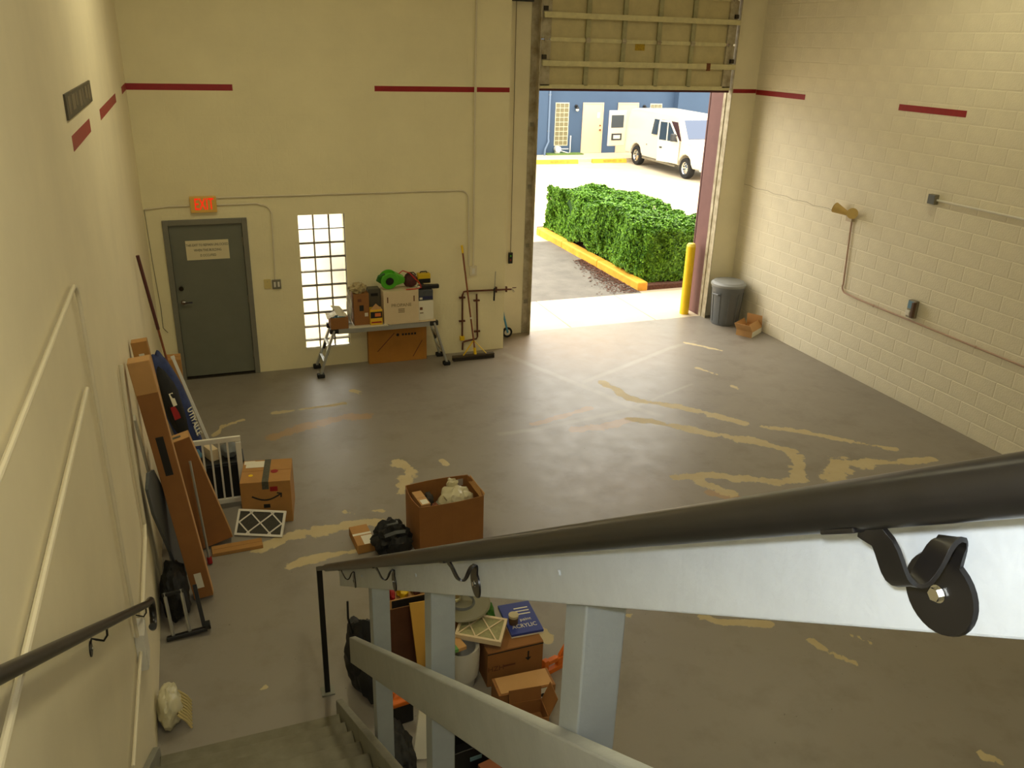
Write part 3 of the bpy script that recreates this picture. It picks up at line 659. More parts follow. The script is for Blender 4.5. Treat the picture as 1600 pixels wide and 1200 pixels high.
def bz(y): return 3.896 - .674 * (y - .4)      # underside of top board
for yn, zb in ((3.40, 0), (2.285, 0), (1.155, 0), (.03, 2.4)): post(yn, bz(yn) + .06, zb)
def slopeboard(y0, y1, zfun, h, x0=1.18, x1=1.218): return B().prism([(y0, zfun(y0)), (y1, zfun(y1)), (y1, zfun(y1) + h), (y0, zfun(y0) + h)], 0, x0, x1)
slopeboard(-.6, 4.24, bz, .142).build('top_board', M_board, st, bevel=.003)
def mz(y): return 1.122 - .185 + .685 * (3.99 - y)
slopeboard(.2, 3.98, mz, .185).build('middle_board', mat('grey_guard_board_paint', (150, 152, 146), .55, var=.07, vscale=10, bump=.12, bscale=60), st, bevel=.004)
B().box(1.192, 1.22, 3.40, 3.50, .45, .75).box(1.192, 1.22, 2.28, 2.38, 1.2, 1.5).box(1.192, 1.22, 1.15, 1.25, 2.0, 2.3).build('post_packer', M_stair, st, kind='stuff')
for yn in (3.44, 2.33, 1.2): B().cyl((1.18, yn, bz(yn) + .07), (1.176, yn, bz(yn) + .07), .006, n=8).build('screw', M_board, st)

def spline(P, n=5):
    Q = [P[0]] + list(P) + [P[-1]]; out = []
    for a, b_0, c, d_ in zip(Q, Q[1:], Q[2:], Q[3:]):
        for k in range(n):
            u = k / n; out.append(.5 * ((2 * b_0) + (c - a) * u + (2 * a - 5 * b_0 + 4 * c - d_) * u * u + (3 * b_0 - a - 3 * c + d_) * u ** 3))
    return out + [P[-1]]
# --- black pipe handrail on the guard
hr = thing('handrail', 'black steel pipe handrail on curled brackets along the open side of the stairs', 'handrail', (0, 0, 0))
XP = 1.115
def pz(y): return 4.083 - .675 * (y - .343)
B().tube([(XP, y, pz(y)) for y in (-.5, .5, 1.5, 2.5, 3.5, 4.30)], .0222, 20).build('pipe', M_blackp, hr, smooth=True)
B().bar((XP + .004, 4.30, pz(4.30)), (XP + .012, 4.84, pz(4.84)), .03, .028).build('end_bar', M_blackp, hr, bevel=.003)
B().box(XP - .004, XP + .032, 4.815, 4.851, .0, pz(4.84) + .012).build('end_post', mat('black_post_paint', (20, 19, 17), .5), hr, bevel=.003)
B().box(XP - .03, XP + .06, 4.79, 4.88, 0, .012).build('foot_plate', M_stair, hr)
for yb in (.43, 1.69, 2.68, 3.66):
    br = bpy.data.objects.new('bracket', None); COL.objects.link(br); br.parent = hr
    br.matrix_local = Matrix.Translation((0, yb, 0))
    zc = bz(yb) + .055; zp = pz(yb + .045) - .022         # flange centre height, underside of pipe (bracket head sits a little downhill)
    d = Vector((0, .83, -.56))
    pts = []
    P0 = Vector((XP, .072, pz(yb + .072) - .024)); P1 = Vector((XP, .035, pz(yb + .035) - .025))
    P2 = Vector((XP + .004, .018, pz(yb) - .052)); P3 = Vector((XP + .018, .006, pz(yb) - .085)); P4 = Vector((XP + .034, .0, pz(yb) - .085))
    P5 = Vector((XP + .050, .0, pz(yb) - .055)); P6 = Vector((XP + .061, .0, pz(yb) - .052)); P7 = Vector((1.178, .0, pz(yb) - .075))
    B().bar(P0, P1, .026, .005, (0, .56, .83)).build('saddle', M_blackp, br, bevel=.0015)
    B().tube(spline([P1 + Vector((0, .006, .001)), P2, P3, P4, P5, P6, P7]), 0, flat=(.026, .0045), ref=(0, .83, -.56)).build('curled_strap', M_blackp, br, smooth=True, bevel=.001)
    zf = pz(yb) - .105
    B().cyl((1.180, 0, zf), (1.1755, 0, zf), .0375, .036, n=32).build('flange', M_blackp, br, smooth=True)
    B().cyl((1.1755, 0, zf), (1.170, 0, zf), .0062, n=6).cyl((1.1757, 0, zf), (1.1745, 0, zf), .008, n=16).build('bolt', M_chrome, br)

# --- wall handrail on the left
lh = thing('wall_handrail', 'black pipe handrail with hooked end bracketed to the left wall', 'handrail', (0, 0, 0))
def lz(y): return .965 + .648 * (4.92 - y)
hook = [(.075, y, lz(y)) for y in (-.3, 1.2, 2.6, 3.8, 4.7)]
c0 = Vector((.075, 4.86, lz(4.86) - .085))
for k in range(12):
    a = math.radians(62 - k * 21); hook.append((.075, c0.y + .085 * math.cos(a), c0.z + .085 * math.sin(a)))
B().tube(hook[:-1], .0222, 16).build('pipe', M_blackp, lh, smooth=True)
for yb in (4.62, 3.24, 1.7):
    br = bpy.data.objects.new('bracket', None); COL.objects.link(br); br.parent = lh; z = lz(yb)
    B().tube([(.075, yb - .02, z - .01), (.075, yb, z - .024), (.072, yb + .004, z - .06), (.055, yb + .004, z - .085), (.03, yb, z - .07), (.012, yb, z - .06), (.004, yb, z - .085)], .005, 8).build('rod', M_blackp, br, smooth=True)
    B().cyl((0.0, yb, z - .11), (.005, yb, z - .11), .034, n=24).build('flange', M_blackp, br, smooth=True); B().cyl((.005, yb, z - .11), (.012, yb, z - .11), .008, n=6).build('bolt', M_chrome, br)

# ================================================================== WALL FITTINGS
def conduit(label, pts, r, m, cat='conduit', name='conduit', straps=(), nrm=None):
    t = thing(name, label, cat, (0, 0, 0)); B().tube(pts, r, 8).build('pipe', m, t, smooth=True)
    for p in straps: B().blob(p, (r * 1.7, r * 1.7, r * 1.7), 0, 1, 0, 1).build('strap', m, t)
    return t
def arc_pts(c, r, a0, a1, f, n=6): return [f(c[0] + r * math.cos(a0 + (a1 - a0) * i / n), c[1] + r * math.sin(a0 + (a1 - a0) * i / n)) for i in range(n + 1)]
fb_ = lambda x, z: (x, YB - .016, z)
conduit('thin cream conduit from the exit sign down to the light switch', [fb_(.875, 2.325), fb_(1.36, 2.325)] + arc_pts((1.40, 2.18), .13, PI / 2, 0, fb_) + [fb_(1.515, 1.31)], .011, M_condw)
conduit('thin cream conduit between the left corner and the exit sign', [fb_(.02, 2.30), fb_(.3, 2.325), fb_(.545, 2.325)], .011, M_condw)
conduit('thin cream conduit over the glass block window down to a socket box', [fb_(.88, 2.415), fb_(4.02, 2.412)] + arc_pts((4.10, 2.29), .12, PI / 2, 0, fb_) + [fb_(4.235, 1.32)], .011, M_condw)
conduit('vertical cream conduit down the back wall left of the roller door', [fb_(4.315, 5.98), fb_(4.30, 3.8), fb_(4.30, 1.32)], .012, M_condw)
conduit('thin dark wire hanging in the left corner beside the exit door', [(.015, YB - .004, 2.29), (.03, YB - .004, 1.6), (.055, YB - .004, 1.0), (.05, YB - .004, .75), (.10, YB - .004, .68)], .004, mat('grey_wire', (120, 112, 88), .6), 'wire', 'wire')
b_ = thing('socket_box', 'cream socket box at the foot of the conduits by the roller door', 'socket', (4.30, YB, 1.25)); B().box(-.055, .055, -.035, 0, -.07, .07).build('box', M_condw, b_, bevel=.004); B().box(-.022, .022, -.038, -.034, -.04, .04).build('socket_face', M_white, b_)
b_ = thing('light_switch', 'double light switch plate right of the exit door', 'switch', (1.527, YB, 1.242)); B().box(-.058, .058, -.03, 0, -.062, .062).build('plate', M_steel, b_, bevel=.003)
for x in (-.025, .025): B().box(x - .012, x + .012, -.036, -.03, -.035, .035).build('rocker', M_white, b_)
b_ = thing('wall_plate', 'blank yellowish plate beside the light switch', 'plate', (1.41, YB, 1.25)); B().box(-.045, .045, -.012, 0, -.065, .065).build('plate', mat('aged_ivory', (212, 194, 128), .5), b_, bevel=.003); B().cyl((0, -.012, .03), (0, -.014, .03), .005, n=8).build('screw', M_steel, b_)
# exit sign
ex = thing('exit_sign', 'lit EXIT sign with red letters above the grey door', 'sign', (.712, YB, 2.34))
B().box(-.157, .157, -.06, 0, -.10, .10).build('housing', mat('exit_sign_face', (222, 178, 84), .4, emit=(255, 200, 90), estr=.02), ex, bevel=.006)
tx = text('EXIT', .205, mat('lit_red_letter', (230, 30, 14), .4, emit=(255, 20, 6), estr=.75), ex, (0.008, -.0615, 0), (PI / 2, 0, 0), sx=.56, ext=.002)
# pendant control
pc = thing('pendant_control', 'small black door control hanging on a thin cord by the roller door', 'switch', (5.10, YD - .012, 1.25))
B().box(-.035, .035, -.03, 0, -.085, .085).build('housing', M_black, pc, bevel=.006); B().tube([(0, -.012, .085), (-.005, -.012, 1.6), (-.02, -.01, 4.6)], .006, 8).build('cord', mat('grey_cord', (140, 128, 100), .6), pc, smooth=True)
for z in (.035, -.03): B().cyl((0, -.03, z), (0, -.035, z), .012, n=10).build('button', M_red if z < 0 else M_green, pc)
# right wall: lamp, conduit, boxes
fr_ = lambda y, z: (XR - .027, y, z)
conduit('pinkish conduit running down from the wall floodlight and along the right block wall', [fr_(9.30, 2.16), fr_(9.24, 1.26)] + arc_pts((9.16, 1.24), .09, 0, -PI / 2 + .1, fr_, 6) + [fr_(8.9, 1.135), fr_(7.5, 1.12), fr_(4.2, 1.09)], .012, mat('dusty_pink_conduit', (186, 156, 136), .5), straps=[fr_(8.6, 1.13), fr_(6.9, 1.115)])
conduit('white conduit ending in a small grey box high on the right block wall', [fr_(7.96, 2.685), fr_(6.0, 2.69), fr_(3.8, 2.69)], .014, M_white)
b_ = thing('junction_box', 'small grey junction box at the end of the upper right conduit', 'box', (XR, 7.98, 2.69)); B().box(-.07, -.005, -.055, .055, -.06, .06).build('box', M_steel, b_, bevel=.004); B().box(-.075, -.07, -.05, .05, -.055, .055).build('cover', M_greypl, b_)
wlmp = thing('wall_floodlight', 'twin headed yellowish floodlight above the conduit on the right wall', 'lamp', (XR, 9.33, 2.22))
B().box(-.06, -.004, -.06, .06, -.07, .03).build('mounting_box', M_condg, wlmp, bevel=.006)
Mlh = mat('aged_yellow_lamp_shell', (206, 176, 104), .5, var=.1)
B().cyl((-.05, .05, .03), (-.14, .22, .09), .03, .075, n=18).build('lamp_head', Mlh, wlmp, smooth=True); B().cyl((-.05, -.04, .03), (-.14, -.14, .07), .03, .075, n=18).build('lamp_head', Mlh, wlmp, smooth=True)
B().cyl((-.139, .218, .089), (-.145, .229, .093), .066, n=18).build('lens', mat('amber_lens', (170, 130, 50), .2), wlmp)
sk = thing('socket_cluster', 'wall socket with blue sticker and plugs on the right wall conduit', 'socket', (XR, 7.93, 1.29))
B().box(-.07, -.005, -.06, .06, -.12, .11).build('box', M_steel, sk, bevel=.004); B().box(-.074, -.07, -.04, .055, .0, .10).build('sticker', mat('blue_sticker', (110, 150, 176), .5), sk); B().box(-.10, -.07, -.02, .05, -.09, -.02).build('plug', M_white, sk, bevel=.01); B().box(-.115, -.065, -.075, -.045, -.10, .1).build('cover_flap', mat('brown_flap', (96, 70, 56), .5), sk)
# left wall: conduits, box, painted sign
fl_ = lambda y, z: (.023, y, z)
conduit('white conduit along the left wall bending down to a box behind the handrail', [fl_(-.5, 3.2), fl_(4.34, 3.2)] + arc_pts((4.36, 3.09), .11, PI / 2, 0, fl_) + [fl_(4.46, 1.06)], .011, M_condw)
conduit('cream raceway running low along the left wall above the handrail', [fl_(.9, 2.70), fl_(2.0, 2.70), fl_(4.22, 2.73)], .012, M_condw)
conduit('white upright conduit on the left wall beside the leaning cartons', [fl_(5.86, 2.25), fl_(5.72, 1.65), fl_(5.76, 1.06), fl_(5.66, .99), fl_(4.7, .93)], .014, M_condw)
conduit('thin cream conduit leaving the left wall box towards the stairs', [fl_(4.5, .92), fl_(3.56, .955)], .01, M_condw)
b_ = thing('wall_box', 'white junction box on the left wall under the handrail hook', 'box', (0, 4.58, .91)); B().box(0, .05, -.09, .09, -.13, .13).build('box', M_white, b_, bevel=.005); B().box(.05, .055, -.08, .08, -.12, .12).build('cover', M_white, b_)
sgn = thing('wall_sign', 'dark strip sign with worn lettering above the red dash on the left wall', 'sign', (0, 6.12, 3.945))
B().box(.0, .012, -.76, .76, -.068, .068).build('board', mat('worn_dark_sign', (78, 70, 50), .6, var=.3, vscale=7), sgn)
for k, w_ in enumerate((.10, .16, .08, .14, .06, .12, .1)): B().box(.012, .0135, -.68 + k * .2, -.68 + k * .2 + w_, -.045 + .01 * (k % 3), .05).build('worn_letter', mat('worn_letter_paint', (118, 106, 82), .7) if k == 0 else bpy.data.materials['worn_letter_paint'], sgn)

# ================================================================== CARTONS AND CLUTTER
def closed_box(root, w, d, h, m, tape=None, seam=True, bevel=.004):
    """closed carton body in local coordinates, base centred at the origin"""
    bd = B().box(-w / 2, w / 2, -d / 2, d / 2, 0, h).build('body', m, root, bevel=bevel)
    if seam: B().box(-w / 2 + .002, w / 2 - .002, -.0015, .0015, h, h + .0006).build('flap_seam', M_inkb, bd)
    if tape: B().box(-w / 2 - .0008, w / 2 + .0008, -.028, .028, h - .07, h + .0012).build('tape', tape, bd)
    return bd
def open_box(root, w, d, h, m, t=.006, bulge=.0, flaps=(), n=6):
    """open carton: floor, bowed side walls, optional flaps [(side, length, angle)]"""
    def ring(k):
        pts = []
        cs = [(-w / 2 + k, -d / 2 + k), (w / 2 - k, -d / 2 + k), (w / 2 - k, d / 2 - k), (-w / 2 + k, d / 2 - k)]
        nr = [(0, -1), (1, 0), (0, 1), (-1, 0)]
        for i in range(4):
            a, b_2 = cs[i], cs[(i + 1) % 4]
            for j in range(n):
                f = j / n; s_ = bulge * math.sin(PI * f); pts.append((a[0] + (b_2[0] - a[0]) * f + nr[i][0] * s_, a[1] + (b_2[1] - a[1]) * f + nr[i][1] * s_))
        return pts
    o, i_ = ring(0), ring(t); N_ = len(o); q = B()
    vs = [(x, y, 0) for x, y in ring(0 if not bulge else 0)] + [(x, y, h) for x, y in o] + [(x, y, h) for x, y in i_] + [(x, y, t) for x, y in i_]
    fs = [(k, (k + 1) % N_, N_ + (k + 1) % N_, N_ + k) for k in range(N_)] + [(N_ + k, N_ + (k + 1) % N_, 2 * N_ + (k + 1) % N_, 2 * N_ + k) for k in range(N_)] + [(2 * N_ + k, 2 * N_ + (k + 1) % N_, 3 * N_ + (k + 1) % N_, 3 * N_ + k) for k in range(N_)]
    fs += [tuple(range(N_ - 1, -1, -1)), tuple(range(3 * N_, 4 * N_))]
    q.add(vs, fs).build('body', m, root)
    for side, L_, ang in flaps:
        a = math.radians(ang)
        if side in 'fb':
            s_ = -1 if side == 'f' else 1
            T_ = Matrix.Translation((0, s_ * d / 2, h)) @ Matrix.Rotation(-s_ * a, 4, 'X'); f_ = B(T_).box(-w / 2 + .004, w / 2 - .004, -.002, .002, 0, L_)
        else:
            s_ = -1 if side == 'l' else 1
            T_ = Matrix.Translation((s_ * w / 2, 0, h)) @ Matrix.Rotation(s_ * a, 4, 'Y'); f_ = B(T_).box(-.002, .002, -d / 2 + .004, d / 2 - .004, 0, L_)
        f_.build('flap', m, root)

# ---- big open carton and what is in it
t = thing('open_carton', 'large open brown carton filled with packing on the floor behind the stair rail', 'box', (2.485, 6.525, 0), math.radians(3))
open_box(t, .615, .43, .50, M_cardd, bulge=.022)
B().box(.20, .26, .207, .2085, .40, .47).build('label', mat('grey_label', (170, 160, 150), .6), t)
B().sheet((.306, -.19, .44), (0, .37, 0), (.018, 0, .07), 6, 2, .006, 2, .004).build('folded_edge', M_cardl, t)
pb = thing('plastic_bag', 'crumpled whitish plastic bag in the large open carton', 'bag', (2.59, 6.53, .33)); B().blob((0, 0, .02), (.17, .15, .15), .28, 1.8, 4, 4).blob((.0, .09, .17), (.05, .04, .06), .35, 2.2, 5, 3).build('bag', M_poly, pb, smooth=True)
sb = thing('small_carton', 'small yellow-brown carton at the left inside the large open carton', 'box', (2.265, 6.53, .33), .1); closed_box(sb, .09, .26, .13, M_cardl); B().box(-.03, .035, -.12, -.04, .13, .1315).build('label', M_label, sb)
sb = thing('dark_scrap', 'dark packing scrap between the bag and carton wall', 'packing', (2.36, 6.63, .30)); B().blob((0, 0, .05), (.05, .07, .09), .3, 2.5, 8, 3).build('scrap', mat('dark_scrap', (58, 52, 46), .7), sb)
sb = thing('paper_bundle', 'reddish brown crumpled paper in the large open carton', 'paper', (2.375, 6.42, .30)); B().blob((0, 0, .05), (.05, .07, .08), .4, 3, 3, 3).build('paper', mat('red_brown_paper', (120, 70, 48), .8), sb)
# ---- black backpack and small tan boxes beside it
t = thing('backpack', 'black backpack slumped against the large open carton', 'bag', (1.965, 6.43, 0), .2)
B().blob((0, 0, .15), (.165, .14, .17), .42, 2.3, 2, 4, 0).build('body', M_blkcl, t, smooth=True)
B().blob((.02, -.13, .13), (.11, .06, .10), .25, 2.4, 5, 3, 0.0).build('pocket', M_blkcl, t, smooth=True)
B().tube([(-.05, -.02, .31), (-.02, -.07, .34), (.03, -.06, .33), (.05, 0, .31)], .009, 8).build('handle', M_greypl, t, smooth=True)
B().tube([(-.11, -.09, .25), (-.03, -.15, .30), (.07, -.13, .27), (.11, -.06, .22)], 0, flat=(.03, .006), ref=(0, .3, 1)).build('strap', M_greypl, t)
t = thing('tan_carton', 'flat tan carton with a paper label left of the backpack', 'box', (1.735, 6.66, 0), .06); closed_box(t, .17, .34, .09, M_card); B().box(-.02, .08, -.165, -.02, .09, .0915).build('label', M_label, t)
B().box(-.086, .086, -.002, .03, .0905, .0912).build('tape', M_label, t)

# ---- cartons in the right corner: bin and crushed box
t = thing('trash_can', 'grey plastic trash can with flat lid in the corner by the roller door', 'bin', (8.90, 11.52, 0), .3)
t.location = (8.885, 11.50, 0)
B().lathe([(.0, 0), (.215, 0), (.225, .02), (.262, .60), (.275, .62), (.275, .67), (.262, .675), (.255, .66), (.21, .03), (0, .03)], 32, caps=False).build('body', M_greypl, t, smooth=True)
B().lathe([(.0, .66), (.285, .665), (.292, .68), (.288, .705), (.262, .72), (.25, .735), (.0, .745)], 32, caps=False).build('lid', mat('pale_grey_lid', (140, 142, 140), .5), t, smooth=True)
for a in (0.0, PI):
    ca, sa = math.cos(a), math.sin(a); B().tube([(ca * .262 - sa * .06, sa * .262 + ca * .06, .53), (ca * .32 - sa * .055, sa * .32 + ca * .055, .55), (ca * .32 + sa * .055, sa * .32 - ca * .055, .55), (ca * .262 + sa * .06, sa * .262 - ca * .06, .53)], .014, 8).build('handle', M_greypl, t, smooth=True)
for k in range(10):
    a = 2 * PI * k / 10 + .2; B().bar((.229 * math.cos(a), .229 * math.sin(a), .05), (.262 * math.cos(a), .262 * math.sin(a), .56), .018, .012, (math.cos(a), math.sin(a), 0)).build('rib', M_greypl, t)
t = thing('torn_box', 'torn open shallow cardboard box lying against the right wall', 'box', (8.955, 10.88, 0), .55)
open_box(t, .40, .27, .10, M_cardl, bulge=.0, flaps=(('f', .13, -32), ('l', .17, 40), ('b', .10, 30), ('r', .20, -12)))
B().box(-.198, .198, -.1385, -.137, .004, .095).build('pale_liner', M_label, t)

# ---- ladder bench against the back wall
lb = thing('ladder_bench', 'aluminium folding ladder set up as a low bench against the back wall', 'ladder', (0, 0, 0))
ZT = .655
def rail(p, q, nm='rail', w=.028, h=.07): return B().bar(p, q, w, h, (0, 1, 0) if nm == 'leg' else (0, 0, 1)).build(nm, M_alum, lb, bevel=.004)
for (xt, xb, s_) in ((2.20, 1.985, -1), (3.60, 3.775, 1)):
    for y, yb_ in ((10.92, 10.885), (11.20, 11.265)):
        rail((xt, y, ZT), (xb, yb_, .05), 'leg', .03, .06)
        B().box(xb - .05, xb + .05, yb_ - .045, yb_ + .045, 0, .055).build('rubber_foot', M_rubber, lb, bevel=.012)
        B().bar((xt * .62 + xb * .38 - .002 * s_, y - .032, ZT * .62 + .02), (xt * .45 + xb * .55 - .002 * s_, y - .033, ZT * .45 + .02), .034, .004, (0, 1, 0)).build('warning_label', M_black, lb)
    for f in (.36, .72): B().bar((xt + (xb - xt) * f, 10.90, ZT + (.05 - ZT) * f), (xt + (xb - xt) * f, 11.24, ZT + (.05 - ZT) * f), .035, .03).build('rung', M_alum, lb)
    B().box(xt - .06, xt + .06, 10.89, 10.95, ZT - .05, ZT + .02).build('hinge_lock', M_black, lb, bevel=.01); B().box(xt - .06, xt + .06, 11.17, 11.23, ZT - .05, ZT + .02).build('hinge_lock', M_black, lb, bevel=.01)
for y in (10.92, 11.20): rail((2.24, y, ZT - .025), (3.56, y, ZT - .025))
for k in range(5): B().cyl((2.42 + k * .24, 10.92, ZT - .025), (2.42 + k * .24, 11.2, ZT - .025), .016, n=10).build('rung', M_alum, lb)
pk = tag(B().box(2.40, 2.93, 10.84, 11.24, ZT + .022, ZT + .042).build('bench_board', mat('white_laminate', (214, 206, 184), .5), bevel=.003), 'short white shelf board laid across the ladder bench', 'board')
pk2 = tag(B().box(2.95, 3.62, 10.88, 11.26, ZT + .022, ZT + .036).build('bench_board', M_cardw, bevel=.003), 'cream board under the white carton on the ladder bench', 'board')
ZS = ZT + .042
t = thing('parts_box', 'small open brown box with papers at the left end of the ladder bench', 'box', (2.275, 10.99, ZT + .021), 0)
open_box(t, .235, .22, .16, M_cardd); B().sheet((-.16, -.1, .15), (.14, .02, .04), (0, .16, .03), 5, 3, .02, 2).build('paper_sheet', M_label, t); B().sheet((.0, -.06, .17), (.13, .03, -.03), (-.10, .06, .14), 5, 3, .02, 6).build('paper_sheet', M_label, t)
B().blob((0, 0, .12), (.09, .08, .04), .3, 3, 2, 3).build('contents', M_tealp, t)
t = thing('tall_carton', 'tall narrow brown carton with a crumpled bag on top on the ladder bench', 'box', (2.585, 11.02, ZS), 0); closed_box(t, .21, .22, .44, M_cardd); B().box(-.03, .03, -.1115, -.11, .20, .28).build('print', M_ink, t); B().box(.04, .085, -.1115, -.11, .12, .17).build('label', M_label, t); B().box(-.05, .0, -.1115, -.11, .33, .37).build('print', M_inkb, t)
t = thing('paper_sack', 'crumpled tan paper sack on top of the tall narrow carton', 'bag', (2.56, 11.02, ZS + .441)); B().blob((0, 0, .06), (.11, .11, .07), .45, 2.4, 6, 4, 0.0).build('sack', mat('pale_kraft_paper', (170, 154, 112), .8), t)
t = thing('clear_bag', 'hanging clear plastic bag left of the tall narrow carton', 'bag', (2.435, 11.0, ZS)); B().blob((0, 0, .25), (.035, .08, .22), .3, 2.2, 9, 4, 0.02).build('bag', mat('milky_plastic', (216, 212, 200), .3, trans=.5), t, smooth=True); B().blob((0, 0, .0125), (.03, .05, .0125), 0, 1, 0, 2).build('base_fold', bpy.data.materials['milky_plastic'], t)
t = thing('yellow_box', 'yellow and black product box with a raised flap on the ladder bench', 'box', (2.775, 10.93, ZS), 0); closed_box(t, .17, .14, .22, mat('yellow_print', (226, 180, 40), .5), seam=False); B().box(-.08, .08, -.0712, -.07, .10, .19).build('black_print', M_ink, t); B().box(-.02, .06, -.0715, -.0712, .12, .17).build('product_picture', mat('orange_print', (220, 120, 60), .5), t); B().box(-.07, .07, -.0712, -.07, .03, .05).build('red_print', M_red, t)
B().add([(-.085, -.068, .22), (.085, -.068, .22), (0, -.05, .30), (-.085, -.064, .22), (.085, -.064, .22), (0, -.046, .30)], [(0, 1, 2), (5, 4, 3), (0, 3, 4, 1), (1, 4, 5, 2), (2, 5, 3, 0)]).build('flap', M_cardl, t)
t = thing('grey_case', 'dark grey case standing behind the yellow product box', 'case', (2.79, 11.12, ZS)); closed_box(t, .17, .16, .46, mat('dark_grey_case', (84, 80, 68), .5), seam=False, bevel=.012); B().box(-.05, .05, -.085, -.08, .36, .40).build('latch', M_black, t)
t = thing('white_carton', 'large white carton with faint print in the middle of the ladder bench', 'box', (3.13, 11.0, ZT + .036), 0); closed_box(t, .49, .24, .46, M_cardw, bevel=.006)
text('PROPANE', .065, M_inkg, t, (0, -.1208, .255), (PI / 2, 0, 0)); [B().box(-.045, .045, -.1208, -.12, .15 + k * .022, .162 + k * .022).build('faint_print_line', M_inkg, t) for k in range(3)]
for x in (-.19, .18): B().box(x - .008, x + .008, -.1212, -.12, .30, .38).build('hand_slot', M_inkb, t)
ZW = ZT + .036 + .46
t = thing('hose_reel', 'lime green cord reel with black hub on top of the white carton', 'reel', (2.985, 11.0, ZW + .14)); t.rotation_euler = (.25, 0, .1)
B(Matrix.Rotation(PI / 2, 4, 'X')).lathe([(.05, -.055), (.12, -.06), (.125, -.05), (.08, -.04), (.08, .04), (.125, .05), (.12, .06), (.05, .055)], 28, caps=False).build('spool', M_green, t, smooth=True)
B(Matrix.Rotation(PI / 2, 4, 'X')).lathe([(.0, .05), (.055, .052), (.055, .068), (.0, .07)], 20, caps=False).build('hub', M_black, t, smooth=True)
B().add([(.05, -.05, -.10), (.22, -.05, -.05), (.22, -.05, .02), (.08, -.05, .10), (.05, .05, -.10), (.22, .05, -.05), (.22, .05, .02), (.08, .05, .10)], [(0, 1, 2, 3), (7, 6, 5, 4), (0, 4, 5, 1), (1, 5, 6, 2), (2, 6, 7, 3), (3, 7, 4, 0)]).build('frame', M_green, t, bevel=.01)
B().tube([(-.09, 0, -.05), (-.16, 0, .0), (-.14, .0, .06), (-.06, 0, .09)], .018, 8).build('cord_end', mat('dark_green_cord', (54, 110, 40), .5), t, smooth=True)
t = thing('red_cable', 'red cable looped over the boxes behind the green reel', 'cable', (3.22, 11.0, ZW + .004)); B().tube([(-.10, -.05, .22), (-.04, -.02, .25), (.05, -.06, .22), (.12, -.09, .14), (.17, -.10, .09), (.2, -.11, .02), (.10, -.12, .008), (-.02, -.115, .008)], .007, 8).build('cable', mat('red_cable', (196, 30, 26), .5), t, smooth=True)
t = thing('tool_bag', 'dark maroon tool bag on the white carton right of the green reel', 'bag', (3.30, 11.06, ZW)); B().blob((0, 0, .09), (.10, .08, .10), .18, 2, 4, 3, 0.0).build('bag', mat('maroon_cloth', (78, 36, 34), .7, var=.3, vscale=15), t, smooth=True); B().tube([(-.07, -.02, .17), (-.03, -.04, .21), (.04, -.04, .21), (.08, -.02, .17)], .008, 8).build('handle', M_black, t)
t = thing('narrow_carton', 'narrow white carton with small picture at the right end of the ladder bench', 'box', (3.49, 11.03, ZT + .036)); closed_box(t, .215, .22, .28, M_label); B().box(-.09, -.05, -.1112, -.11, .15, .19).build('product_picture', M_inkb, t); B().box(-.09, -.04, -.1112, -.11, .10, .115).build('print', M_inkg, t)
t = thing('drill_case', 'grey and navy tool case on the narrow white carton', 'case', (3.49, 11.03, ZT + .316)); closed_box(t, .21, .20, .15, mat('slate_case', (74, 78, 84), .45, var=.2, vscale=10), seam=False, bevel=.01); B().box(-.10, .10, -.104, -.10, .02, .06).build('navy_band', mat('navy_band', (40, 44, 84), .5), t); B().box(-.09, -.05, -.108, -.10, .02, .05).build('latch', M_label, t)
t = thing('black_tool', 'black cordless tool lying across the grey tool case', 'tool', (3.52, 10.99, ZT + .467)); B().bar((-.13, 0, .035), (.17, -.02, .035), .06, .06).build('body', M_black, t, bevel=.014); B().bar((-.06, 0, .05), (-.06, .06, .05), .04, .05).build('grip', M_black, t, bevel=.01); B().cyl((-.13, -.03, .03), (-.12, -.045, .05), .02, n=10).build('knob', M_label, t)
t = thing('yellow_tool_box', 'yellow and black power tool box on top of the right hand stack', 'box', (3.50, 11.08, ZT + .532)); closed_box(t, .18, .10, .14, mat('tool_yellow', (214, 180, 20), .45), seam=False, bevel=.012); B().box(-.085, .085, -.052, -.05, .01, .07).build('black_panel', M_black, t); B().tube([(-.05, 0, .14), (-.04, 0, .16), (.04, 0, .16), (.05, 0, .14)], .008, 8).build('handle', M_black, t)
t = thing('flat_carton', 'big flat brown carton standing on the floor under the ladder bench', 'box', (3.14, 11.245, 0)); closed_box(t, .85, .10, .535, mat('amber_cardboard', (176, 120, 44), .75, var=.1, vscale=5), seam=True)
[B().box(.06 + k * .045, .09 + k * .045, -.0508, -.05, .395, .425).build('print_block', M_ink, t) for k in range(5)]; B().cyl((.0, -.0505, .41), (.0, -.0512, .41), .022, n=14).build('logo_dot', M_ink, t)
for (a, b_3) in (((-.30, .18), (-.05, .44)), ((.22, .06), (.36, .30))): B().bar((a[0], -.0503, a[1]), (b_3[0], -.0503, b_3[1]), .012, .0006, (0, 1, 0)).build('print_stroke', M_inkb, t)

